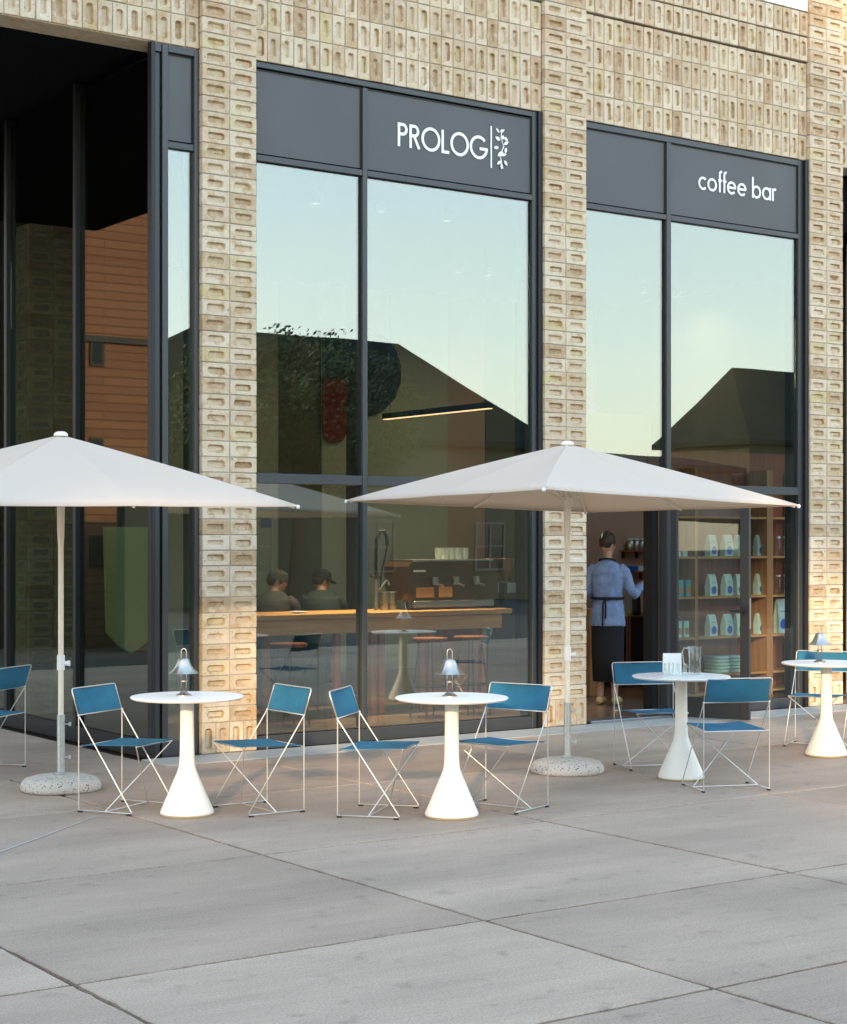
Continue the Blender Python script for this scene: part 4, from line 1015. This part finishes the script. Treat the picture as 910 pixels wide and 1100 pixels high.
# coffee bags
def bag_make(w, h, big=False):
    r = empty('coffee_bag'); d = .036
    vs = [(-w/2, -d, 0), (w/2, -d, 0), (w/2, d, 0), (-w/2, d, 0), (-w/2*1.02, -d*1.1, h*.45), (w/2*1.02, -d*1.1, h*.45), (w/2*1.02, d*1.1, h*.45), (-w/2*1.02, d*1.1, h*.45),
          (-w/2*.96, -d*.5, h*.88), (w/2*.96, -d*.5, h*.88), (w/2*.96, d*.5, h*.88), (-w/2*.96, d*.5, h*.88), (-w/2*.95, -.004, h), (w/2*.95, -.004, h), (w/2*.95, .004, h), (-w/2*.95, .004, h)]
    fs = [(0,3,2,1), (12,13,14,15)]
    for k in range(3):
        for i in range(4): fs.append((k*4+i, k*4+(i+1) % 4, k*4+4+(i+1) % 4, k*4+4+i))
    MB().add(vs, fs).build('pouch', M['mint'], r)
    MB().prism([(w*.33*math.cos(2*PI*k/14+.2), h*.27+w*.36*math.sin(2*PI*k/14+.2)) for k in range(14)], .003, lambda u, v, w_: (u, -d*1.1-.004+w_, v)).build('label', M['blue_label'], r)
    MB().box(-w*.22, w*.22, -d*.9-.004, -d*.9-.001, h*.62, h*.65).build('print_line', M['teal_box'], r)
    return r
B0 = bag_make(.118, .225); B1 = bag_make(.15, .37)
first = {0: True, 1: True}
pos = ['leftmost', 'second from the left', 'third from the left', 'right of the oak upright strip']
rown = {1: 'second', 2: 'third', 3: 'fourth'}
for r_ in (1, 2, 3):
    for k, px in enumerate((764, 781, 794, 816)):
        o = B0 if first[0] else copy_tree(B0); first[0] = False
        o.location = (W(px, ysf+.12), ysf+.12, FZ+zr[r_]+.001); o.rotation_euler = (0, 0, random.uniform(-.12, .12))
        tag(o, 'small mint coffee bag, %s on the %s shelf' % (['leftmost', 'second from the left', 'third from the left', 'rightmost'][k], rown[r_]), 'coffee bag', 'mint coffee bags on the shelves')
for k, px in enumerate((839, 852)):
    o = B1 if k == 0 else copy_tree(B1); o.location = (W(px, ysf+.12), ysf+.12, FZ+zr[3]+.001)
    tag(o, ['tall mint coffee bag, left of the large pair at the right of the shelf', 'tall mint coffee bag, right of the large pair beside the window jamb'][k], 'coffee bag', 'mint coffee bags on the shelves')
def bottle_make(h):
    r = empty('glass_bottle'); MB().lathe([(.032, 0), (.038, .02), (.038, h*.62), (.022, h*.8), (.022, h*.9)], 16).build('body', M['clear'], r, True)
    MB().lathe([(.026, h*.9), (.026, h)], 16).build('cap', M['paper'], r, True); return r
G0 = bottle_make(.21)
n_ = 0
for r_ in (1, 2):
    for k, px in enumerate((836, 844, 852)):
        o = G0 if n_ == 0 else copy_tree(G0); n_ += 1; o.location = (W(px, ysf+.1), ysf+.1, FZ+zr[r_]+.001)
        tag(o, 'clear bottle with pale cap, %s of the three on the %s shelf' % (['left one', 'middle one', 'right one'][k], rown[r_]), 'bottle', 'clear bottles at the right of the shelves')
n_ = 0
tin = MB().lathe([(.035, 0), (.035, .05), (.03, .055)], 16)
T1 = None
for k, px in enumerate((728, 735, 742)):
    if T1 is None: o = T1 = tin.build('small_tin', M['cup'], None, True)
    else: o = T1.copy(); C.objects.link(o)
    o.location = (W(px, ysf+.1), ysf+.1, FZ+zr[1]+.001); tag(o, 'low pale tin, %s of the three at the left of the second shelf' % ['left one', 'middle one', 'right one'][k], 'tin', 'low tins on the shelf')
for k, (px, r_) in enumerate([(729, 2), (737, 2), (727, 3), (735, 3)]):
    o = empty('carton', (W(px, ysf+.1), ysf+.1, FZ+zr[r_]+.001)); m = 'teal_box' if r_ == 2 else 'mint'
    MB().box(-.035, .035, -.04, .04, 0, .17, b=.003).build('box', M[m], o); MB().box(-.025, .025, -.043, -.041, .03, .10).build('label', M['orange_box'], o)
    tag(o, ['teal carton with orange label, left one on the third shelf', 'teal carton with orange label, right one on the third shelf', 'mint carton with orange label, left one on the fourth shelf', 'mint carton with orange label, right one on the fourth shelf'][k], 'carton', 'cartons at the left of the shelves')
tw = MB(); 
n_ = 0
for st_, px in enumerate((770, 786)):
    for k in range(5):
        o = MB().box(-.085, .085, -.12, .12, 0, .034, b=.013).build('folded_towel', M['mint'], None, True, 70) if n_ == 0 else TW.copy()
        if n_ == 0: TW = o
        else: C.objects.link(o)
        n_ += 1; o.location = (W(px, ysf+.14)+random.uniform(-.006, .006), ysf+.14, FZ+zr[4]+.001+k*.036)
        tag(o, 'mint folded towel, %s of the %s stack on the lowest shelf' % (['bottom one', 'second from the bottom', 'middle one', 'second from the top', 'top one'][k], ['left', 'right'][st_]), 'towel', 'folded mint towels')

# ------------------------------------------------------------------ people
def remesh(o, vox=.011, it=4):
    r = o.modifiers.new('r', 'REMESH'); r.mode = 'VOXEL'; r.voxel_size = vox; r.use_smooth_shade = True
    s = o.modifiers.new('s', 'SMOOTH'); s.iterations = it; s.factor = .5
def rings(mb, L_, n=24):       # list of (cx, cy, z, rx, ry)
    vs = []; fs = []
    for (cx, cy, z, rx, ry) in L_:
        for k in range(n): w = 2*PI*k/n; vs.append((cx+rx*math.cos(w), cy+ry*math.sin(w), z))
    for i in range(len(L_)-1):
        for k in range(n): fs.append((i*n+k, i*n+(k+1) % n, (i+1)*n+(k+1) % n, (i+1)*n+k))
    fs.append(tuple(reversed(range(n)))); fs.append(tuple((len(L_)-1)*n+k for k in range(n))); mb.add(vs, fs)
def head(mb, c, s=1.0, turn=0.0, down=0.0):
    """face towards +y before turning"""
    t = MB()
    t.ball((0, 0, .0), .075*s, .093*s, .105*s, 20, 14); t.ball((0, .035*s, -.055*s), .052*s, .055*s, .058*s, 16, 10)
    t.ball((0, .097*s, -.012*s), .012*s, .020*s, .022*s, 10, 8)
    for q in (-1, 1): t.ball((q*.076*s, -.005, -.01), .012*s, .022*s, .032*s, 10, 8); t.ball((q*.030*s, .086*s, .018*s), .016*s, .010*s, .010*s, 8, 6)
    t.ball((0, .090*s, -.052*s), .022*s, .010*s, .008*s, 8, 6)
    R = Matrix.Rotation(turn, 3, 'Z') @ Matrix.Rotation(down, 3, 'X')
    mb.add([tuple(R @ Vector(v)+Vector(c)) for v in t.v], t.f)
def hand(mb, wrist, d, nrm, s=1.0, curl=.6):
    w0 = Vector(wrist); d = Vector(d).normalized(); nrm = Vector(nrm).normalized(); sd = d.cross(nrm).normalized()
    mb.tube([w0-d*.02, w0+d*.03*s, w0+d*.075*s], [.024*s, .030*s, .028*s], 10)
    for i, L_ in enumerate((.066, .074, .068, .054)):
        b = w0+d*.075*s+sd*(i-1.5)*.017*s; p1 = b+d*L_*.45*s-nrm*.006; p2 = p1+(d*math.cos(curl)-nrm*math.sin(curl))*L_*.32*s; p3 = p2+(d*math.cos(curl*1.8)-nrm*math.sin(curl*1.8))*L_*.25*s
        mb.tube([b-d*.02, p1, p2, p3], [.0095*s, .0088*s, .008*s, .006*s], 8)
    b = w0+d*.03*s-sd*.022*s; mb.tube([b, b+(d*.6-sd*.8).normalized()*.03*s, b+(d*.9-sd*.4).normalized()*.058*s], [.012*s, .0105*s, .008*s], 8)
# barista: local frame, +y is where she faces
bx, by = cam2w(1.85, 17.4)
fv = cdir(.06, 1)
rz = math.atan2(fv.y, fv.x)-PI/2
HT = .985
body = MB()
for q in (-1, 1):
    body.tube([(q*.085, .0, .92), (q*.085, .0, .50), (q*.08, -.005, .47), (q*.08, -.01, .10), (q*.08, 0, .05)], [.085, .062, .057, .038, .036], 14)
    body.tube([(q*.085, -.04, .035), (q*.085, .05, .035), (q*.088, .15, .022)], [.034, .036, .025], 10)
rings(body, [(0, 0, .86, .15, .11), (0, 0, .98, .155, .11), (0, 0, 1.10, .125, .095), (0, 0, 1.28, .155, .10), (0, -.0, 1.40, .17, .09), (0, 0, 1.445, .10, .07)])
body.tube([(0, -.01, 1.42), (0, .005, 1.52), (0, .015, 1.58)], [.056, .050, .05], 14)
head(body, (0, .02, 1.635), .98, -.6, -.30)
SH = 1.395
ra = [(.165, 0, SH), (.245, .02, 1.17), (.28, .07, 1.13), (.365, .19, 1.24), (.375, .205, 1.255)]
body.tube(ra, [.052, .042, .040, .028, .026], 12); hand(body, (.375, .205, 1.255), (.3, .5, .8), (-.6, .1, .8), .95, .7)
la = [(-.165, 0, SH), (-.215, .06, 1.15), (-.20, .12, 1.11), (-.12, .30, 1.10), (-.115, .32, 1.10)]
body.tube(la, [.052, .042, .040, .028, .026], 12); hand(body, (-.115, .32, 1.10), (.2, .95, 0), (0, 0, 1), .95, .7)
bo = body.build('person', M['skin'], None, True, False); remesh(bo, .0095, 3)
bo.location = (bx, by, FZ); bo.rotation_euler = (0, 0, rz-.25); bo.scale = (HT*.93, HT, HT)
tag(bo, 'person in a light blue shirt and black apron seen from behind in the doorway', 'person')
shirt = MB()
rings(shirt, [(0, 0, .80, .195, .135), (0, 0, .86, .198, .138), (0, 0, .98, .180, .13), (0, 0, 1.08, .158, .118), (0, 0, 1.14, .165, .125), (0, 0, 1.26, .185, .128), (0, -.005, 1.37, .190, .112), (0, -.005, 1.43, .135, .09), (0, 0, 1.465, .075, .07), (0, .005, 1.495, .062, .062)])
shirt.tube([(.13, 0, SH+.0), (.185, .01, SH-.045), (.248, .02, 1.18), (.28, .07, 1.125), (.345, .165, 1.21)], [.060, .064, .060, .056, .045], 14)
shirt.tube([(-.13, 0, SH+.0), (-.185, .01, SH-.045), (-.222, .05, 1.16), (-.205, .12, 1.10), (-.13, .27, 1.10)], [.060, .064, .060, .056, .045], 14)
so = shirt.build('shirt', M['denim'], bo, True, False); remesh(so, .0105, 3)
dsp = so.modifiers.new('d', 'DISPLACE'); tex = bpy.data.textures.new('folds', 'CLOUDS'); tex.noise_scale = .09; dsp.texture = tex; dsp.strength = .022; dsp.mid_level = .5; dsp.texture_coords = 'LOCAL'
yk = MB(); yk.box(-.145, .145, -.128, -.122, 1.335, 1.339); yk.build('yoke_seam', M['denim'], bo)
ap = MB()
for (z0, z1) in ((1.072, 1.10),):
    ap.tube([(.178*math.cos(t), .137*math.sin(t), 1.085) for t in [2*PI*k/36 for k in range(37)]], .013, 8)
ap.tube([(0, -.132, 1.085), (-.02, -.150, 1.03), (-.018, -.156, .92), (-.022, -.158, .80)], .010, 6); ap.tube([(0, -.132, 1.085), (.012, -.150, 1.0), (.01, -.156, .88)], .009, 6)
ap.ball((0, -.142, 1.085), .028, .018, .016, 10, 6)
ap.build('apron_ties', M['cloth_black'], bo, True, False)
nk = MB(); nk.tube([(.088*math.cos(t), -.01+.075*math.sin(t), 1.468-.02*math.sin(t)) for t in [2*PI*k/24 for k in range(25)]], .010, 8); nk.build('apron_neck_strap', M['cloth_black'], bo, True, False)
sk = MB(); rings(sk, [(0, .0, .24, .165, .13), (0, 0, .50, .178, .145), (0, .0, .80, .182, .132), (0, 0, .88, .18, .128)]); sko = sk.build('long_apron', M['cloth_black'], bo, True, False)
fr = MB(); rings(fr, [(0, .055, .80, .17, .10), (0, .045, 1.05, .15, .10), (0, .045, 1.30, .12, .095), (0, .04, 1.38, .10, .08)]); fr.build('apron_bib', M['cloth_black'], bo, True, False)
hr = MB(); t = MB(); t.ball((0, -.018, .025), .088, .098, .102, 20, 14); t.ball((0, -.070, .045), .045, .040, .055, 14, 10); t.ball((.01, -.055, .105), .034, .032, .030, 12, 8)
R = Matrix.Rotation(-.6, 3, 'Z') @ Matrix.Rotation(-.30, 3, 'X'); 
hr.add([tuple(R @ Vector(v)+Vector((0, .02, 1.635))) for v in t.v], t.f)
ho = hr.build('hair', M['hair'], bo, True, False); remesh(ho, .008, 2)
hc = MB(); t = MB(); t.ball((0, -.112, .055), .009, .010, .034, 10, 8); hc.add([tuple(R @ Vector(v)+Vector((0, .02, 1.635))) for v in t.v], t.f); hc.build('hair_clip', M['hairclip'], bo, True)
for q in (-1, 1):
    s_ = MB(); s_.tube([(q*.085, -.065, .03), (q*.085, -.03, .045), (q*.086, .06, .042), (q*.09, .17, .028), (q*.09, .195, .022)], [.028, .042, .046, .040, .022], 12); s_.build('shoe', M['shoe'], bo, True, False)

def seated(px, y, rzv, shirt_m, label, headturn):
    """seated person; local +y is facing"""
    x = W(px, y); b = MB()
    rings(b, [(0, 0, .62, .17, .14), (0, 0, .75, .165, .13), (0, 0, .95, .165, .12), (0, .03, 1.06, .17, .11), (0, .05, 1.11, .10, .07)])
    b.tube([(0, .05, 1.08), (0, .08, 1.17)], [.06, .055], 12); head(b, (0, .10, 1.225), .98, headturn, -.25)
    for q in (-1, 1):
        b.tube([(q*.16, .03, 1.04), (q*.23, .10, .84), (q*.22, .16, .80), (q*.12, .34, .86)], [.052, .045, .042, .028], 12); hand(b, (q*.12, .34, .86), (-q*.4, .9, 0), (0, 0, 1), .95, .8)
        b.tube([(q*.09, 0, .66), (q*.11, .38, .66), (q*.11, .42, .60), (q*.10, .38, .20), (q*.10, .38, .16)], [.09, .07, .06, .045, .04], 12); b.tube([(q*.10, .33, .14), (q*.10, .50, .12)], [.04, .03], 10)
    o = b.build('person', M['skin'], None, True, False); remesh(o, .011, 3); o.location = (x, y, FZ+.02); o.rotation_euler = (0, 0, rzv)
    s_ = MB(); rings(s_, [(0, 0, .60, .20, .17), (0, 0, .75, .195, .155), (0, 0, .95, .195, .145), (0, .02, 1.045, .185, .13), (0, .035, 1.10, .125, .10), (0, .05, 1.135, .07, .07)])
    for q in (-1, 1): s_.tube([(q*.14, .03, 1.045), (q*.195, .05, 1.0), (q*.235, .10, .84), (q*.222, .16, .79), (q*.16, .26, .83)], [.068, .068, .06, .056, .048], 12)
    so = s_.build('shirt', M[shirt_m], o, True, False); remesh(so, .012, 3)
    tr = MB()
    for q in (-1, 1): tr.tube([(q*.09, -.02, .66), (q*.11, .38, .665), (q*.11, .43, .60), (q*.10, .39, .18)], [.105, .082, .07, .055], 12)
    tro = tr.build('trousers', M['cloth_black'], o, True, False)
    R = Matrix.Rotation(headturn, 3, 'Z') @ Matrix.Rotation(-.25, 3, 'X')
    cp = MB(); t = MB(); t.lathe([(.092, .015), (.092, .045), (.082, .085), (.05, .112), (.004, .120)], 24, 0, -.002, 0, 1, 1.13)
    t.prism([(-.065, .085), (-.055, .14), (-.03, .165), (.03, .165), (.055, .14), (.065, .085)], .008, lambda u, v, w_: (u, v, .018+w_-.15*(v-.085)))
    cp.add([tuple(R @ Vector(v)+Vector((0, .10, 1.225))) for v in t.v], t.f); cp.build('cap', M['cloth_black'] if shirt_m == 'cloth_dark' else M['cloth_grey'], o, True, 35)
    t = MB(); t.ball((0, -.012, .0), .082, .095, .075, 16, 10); hh = MB(); hh.add([tuple(R @ Vector(v)+Vector((0, .10, 1.225))) for v in t.v], t.f); hh.build('hair', M['hair'], o, True)
    tag(o, label, 'person')
    st = S0; s2 = copy_tree(st); s2.location = (x, y, FZ-.09); tag(s2, 'bar stool under %s' % label.split(' seated')[0], 'stool', 'bar stools along the counter')
    return o
fa = math.atan2(fv.y, fv.x)-PI/2
seated(345, YC+1.05, fa+.1, 'cloth_dark', 'person in black cap and dark shirt seated with their back to the window', -1.0)
seated(293, YC+1.05, fa-.3, 'cloth_grey', 'person in grey cap seated at the far left behind the counter', -1.1)

# ------------------------------------------------------------------ buildings across the square (seen only as reflections and shadow casters)
def refl(px, py, yp):
    """world x,z of what the shop glass (plane y=GY) shows at that pixel, on the plane y=yp (<0)"""
    ym = 2*GY-yp; return wx(px, ym), wz(px, py, ym)
def house(x0, x1, y0, y1, eave, ridge, hipl, hipr, wall_m, label, wins=True):
    h = tag(empty('house', (x0, y1, 0)), label, 'house')
    Lx, Ly = x1-x0, y1-y0
    MB().box(0, Lx, -Ly, 0, -.04, eave).build('wall', M[wall_m], h)
    o = .35; r = MB(); ym = -Ly/2
    vs = [(-o, -Ly-o, eave-.05), (Lx+o, -Ly-o, eave-.05), (Lx+o, o, eave-.05), (-o, o, eave-.05), (hipl, ym, ridge), (Lx-hipr, ym, ridge), (-o, -Ly-o, eave+.12), (Lx+o, -Ly-o, eave+.12), (Lx+o, o, eave+.12), (-o, o, eave+.12)]
    r.add(vs, [(0,3,2,1), (0,1,7,6), (1,2,8,7), (2,3,9,8), (3,0,6,9), (6,7,5,4), (7,8,5), (8,9,4,5), (9,6,4)]); rf = r.build('roof', M['roof'], h)
    if 'brown' in label: MB().box(Lx*.12, Lx*.12+.45, ym-.2, ym+.2, eave, ridge+.3).build('chimney', M['render_wall'], rf)
    if wins:
        nw = max(2, int(Lx/3.4)); 
        for fl in range(int(eave//2.5)):
            for i in range(nw):
                wx0 = (i+.5)*Lx/nw-.5; z0 = .9+fl*2.5
                w_ = MB(); w_.box(wx0-.07, wx0+1.07, .004, .06, z0-.07, z0); w_.box(wx0-.07, wx0+1.07, .004, .06, z0+1.3, z0+1.37)
                for xx in (-.07, .465, 1.0): w_.box(wx0+xx, wx0+xx+.07, .004, .06, z0+.002, z0+1.298)
                w_.box(wx0+.002, wx0+.998, .012, .05, z0+.62, z0+.67)
                f = w_.build('window', M['window_white'], h); MB().box(wx0, wx0+1, .002, .02, z0, z0+1.3).build('pane', M['window_dark'], f)
    return h
yA = -30
YE = yA+2.35
rA0 = refl(240, 352, yA); rA1 = refl(428, 374, yA); eA = refl(590, 476, YE)
zr_ = refl(330, 356, yA)[1]
xl = rA0[0]-6
hA = house(xl, eA[0], yA-2, yA+2, eA[1]-.15, (rA0[1]+rA1[1])/2+.05, 5, eA[0]-rA1[0], 'render_wall', 'long brown rendered house with dark hipped roof, mirrored in the middle window')
g0 = refl(704, 477, YE); gB = refl(700, 478, yA-2.35)
house(eA[0]+.4, gB[0]-.5, yA-2, yA+2, g0[1]-.75, g0[1]-.2, 1, 1, 'render_b', 'low dark outbuilding between the two houses across the square', False)
rb0 = refl(787, 396, yA); rb1 = refl(868, 402, yA)
house(gB[0]+.35, rb1[0]+9, yA-2, yA+2, gB[1]-.1, rb0[1]+.05, rb0[0]-gB[0]-.35, 6, 'render_b', 'dark house with hipped roof, mirrored in the right window')
# trees beside the first house
def tree(x, y, h, cr, label, seed):
    rn = random.Random(seed); t = tag(empty('tree', (x, y, -.04)), label, 'tree', 'trees across the square')
    tk = MB(); tk.tube([(0, 0, 0), (.1, .05, h*.3), (.0, .1, h*.6), (.1, 0, h*.85)], [.24, .18, .12, .04], 10)
    for k in range(9):
        w_ = rn.uniform(0, 2*PI); z = h*rn.uniform(.35, .75); L_ = cr*rn.uniform(.5, .95)
        tk.tube([(.05, .05, z), (L_*.5*math.cos(w_), L_*.5*math.sin(w_), z+L_*.35), (L_*math.cos(w_), L_*math.sin(w_), z+L_*.7)], [.08, .05, .02], 6)
    tk.build('trunk', M['bark'], t, True)
    cl = MB(); clumps = []
    for k in range(110):
        w_ = rn.uniform(0, 2*PI); f = rn.uniform(-1, 1); r = cr*rn.uniform(.45, 1)
        clumps.append((r*math.cos(w_)*math.sqrt(1-f*f), r*math.sin(w_)*math.sqrt(1-f*f), h*.70+f*h*.26*rn.uniform(.6, 1), rn.uniform(.35, .75)))
    for (a, b, c, s_) in clumps:
        for q in range(170):
            d_ = Vector([max(-1.5, min(1.5, rn.gauss(0, 1))) for _ in range(3)])*s_*.42; p = Vector((a, b, c))+d_
            n_ = Vector((rn.uniform(-1, 1), rn.uniform(-1, 1), rn.uniform(-.2, 1))).normalized(); u = n_.orthogonal().normalized(); v = n_.cross(u); L_ = rn.uniform(.045, .08)
            cl.add([p-u*L_, p+v*L_*.5, p+u*L_, p-v*L_*.5], [(0,1,2,3)])
    cl.build('crown', M['leaf'], t)
tx1 = refl(385, 372, -23.5); tree(tx1[0], -24, tx1[1]+.15, 2.0, 'leafy tree beside the brown house, mirrored near the mullion', 3)
tx1 = refl(352, 352, -23.5); tree(tx1[0], -25, tx1[1]+.2, 2.6, 'broad leafy tree in front of the brown house roof', 4)
tx1 = refl(318, 352, -23.5); tree(tx1[0]-.4, -25.5, tx1[1]+.15, 2.2, 'small leafy tree at the left of the row across the square', 5)
# sunlit orange brick building beyond the passage
ob = tag(empty('brick_house', (-9, 14.0, 0)), 'sunlit orange brick house reflected in the glass of the covered passage', 'house')
MB().box(0, 9.45, 0, 6, -.04, 8.4).build('wall', M['orange_brick'], ob)
def rs(px, py, yw):     # what the side glass (plane x=XS+.04) shows
    u = (px-CX)/F; dx, dy = CA*u+SA, CA-SA*u; c = XS+.04; t = c/dx; t2 = (yw-(-D+dy*t))/dy; Z = t+t2
    return c-dx*t2, EYE+(HY-py)/F*Z
for (p0, p1, q0, q1) in ((96, 112, 360, 394), (96, 111, 470, 500), (96, 111, 575, 610)):
    a = rs(p0, q0, 14); b = rs(p1, q1, 14); xl_, xr_ = min(a[0], b[0])+9, max(a[0], b[0])+9
    f = MB().box(xl_, xr_, -.03, -.002, b[1], a[1]).build('window', M['gasket'], ob); MB().box(xl_+.05, xr_-.05, -.038, -.032, b[1]+.05, a[1]-.05).build('pane', M['window_dark'], f)
tag(MB().box(-7, .3, 12.6, 12.9, -.04, 2.35).build('low_dark_mask', M['render_b']), 'added low dark wall that darkens the mirrored foot of the orange brick house', 'wall')  # added to keep the lower part of the mirrored brick dark
MB().box(0, 9.45, -.06, -.003, 4.9, 5.0).build('string_course', M['gasket'], ob)

# ------------------------------------------------------------------ sun and an unseen added block whose openings shape the evening light
SUNV = cdir(.135, .99)                      # horizontal direction the light travels
EL = math.radians(13.5); TE = math.tan(EL)
px_ = Vector((SUNV.y, -SUNV.x))             # perpendicular coordinate p
def ps(x, y): v = Vector((x, y)); return v.dot(px_), v.dot(SUNV)
SB = -24.0
blk = empty('sun_blocker', (0, 0, 0))
tag(blk, 'unseen tall wall added behind the camera, its openings shape the sunlight', 'building')
blk.location = (SUNV.x*SB, SUNV.y*SB, 0); blk.rotation_euler = (0, 0, math.atan2(px_.y, px_.x))
# local +x = p axis ; local y = sun axis
def hz(s, z): return z+(s-SB)*TE
p1, s1 = ps(wx(217), 0); p2, s2 = ps(wx(640), 0); p3, s3 = ps(wx(872), 0)
pT, sT = ps(*TP[1])
Lo = hz(sT-.35, 0); Hi = hz(s1+.6, 1.15)
pL = p1+.05; pR = p2-.35
w_ = MB()
def bb(a, b, z0, z1): w_.box(a, b, -.5, .5, z0, z1)
p4, s4 = ps(*TP[3]); Lo2 = hz(s4-.4, 0); Hi2 = hz(s3, 1.5)
bb(-7, 22, -.04, min(Lo, Lo2)); 
bb(-7, pL, min(Lo, Lo2), 12.); bb(pL, pR, min(Lo, Lo2), Lo); bb(pL, pR, Hi, 12.)
qa, qb = p4-.55, p4+1.2
bb(pR, qa, min(Lo, Lo2), 12.); bb(qa, qb, Lo2 if Lo2 > min(Lo, Lo2) else min(Lo, Lo2)+.001, Lo2+.001); bb(qa, qb, Hi2, 12.)
bb(qb, 22, min(Lo, Lo2), 12.)
p5, s5 = ps(wx(872), 0); hcut = hz(s5, wz(890, 47))
bb(-7, p5+.05, 12.001, 20); bb(p5+.051, 22, 12.001, hcut)
w_.build('wall', M['blocker_wall'], blk)
sun = bpy.data.lights.new('sun', 'SUN'); sun.energy = 2.9; sun.angle = math.radians(1.6); sun.color = (1, .72, .42)
so_ = bpy.data.objects.new('sun', sun); C.objects.link(so_)
dvec = Vector((SUNV.x*math.cos(EL), SUNV.y*math.cos(EL), -math.sin(EL))); so_.rotation_euler = dvec.to_track_quat('-Z', 'Y').to_euler()

# ------------------------------------------------------------------ world
wd = bpy.data.worlds.new("World"); sc.world = wd; wd.use_nodes = True
nt = wd.node_tree; bg = nt.nodes['Background']; sky = nt.nodes.new('ShaderNodeTexSky'); sky.sky_type = 'NISHITA'; sky.sun_disc = False
sky.sun_elevation = EL; sd = -SUNV; sky.sun_rotation = math.atan2(sd.x, sd.y); sky.air_density = 1.0; sky.dust_density = 1.5; sky.ozone_density = 1.0
geo = nt.nodes.new('ShaderNodeTexCoord'); sx = nt.nodes.new('ShaderNodeSeparateXYZ'); nt.links.new(geo.outputs['Generated'], sx.inputs[0])
ramp = nt.nodes.new('ShaderNodeValToRGB'); re_ = ramp.color_ramp.elements          # thin high evening haze over the clear sky
re_[0].position = 0; re_[0].color = (1.0, .96, .78, 1); re_[1].position = .8; re_[1].color = (.40, .60, .82, 1); q = re_.new(.10); q.color = (.92, .95, .86, 1); q = re_.new(.3); q.color = (.65, .79, .91, 1)
nt.links.new(sx.outputs[2], ramp.inputs[0])
scl = nt.nodes.new('ShaderNodeVectorMath'); scl.operation = 'SCALE'; scl.inputs['Scale'].default_value = 8.0; nt.links.new(ramp.outputs[0], scl.inputs[0])
addn = nt.nodes.new('ShaderNodeVectorMath'); nt.links.new(scl.outputs[0], addn.inputs[0]); nt.links.new(sky.outputs[0], addn.inputs[1])
nt.links.new(addn.outputs[0], bg.inputs[0]); bg.inputs[1].default_value = .15

# ------------------------------------------------------------------ camera & view
cd = bpy.data.cameras.new('camera'); co = bpy.data.objects.new('camera', cd); C.objects.link(co); sc.camera = co
cd.sensor_fit = 'HORIZONTAL'; cd.sensor_width = 36; cd.lens = 36*F/910; cd.shift_y = 33/910; cd.shift_x = 0
cd.clip_start = .05; cd.clip_end = 2000
co.location = (0, -D, EYE); co.rotation_euler = (PI/2, 0, -math.atan2(SA, CA))
sc.view_settings.view_transform = 'Standard'; sc.view_settings.look = 'None'; sc.view_settings.gamma = 1; sc.view_settings.exposure = .93
sc.cycles.max_bounces = 10; sc.cycles.transparent_max_bounces = 24; sc.cycles.glossy_bounces = 5; sc.cycles.diffuse_bounces = 4
sc.cycles.use_denoising = True
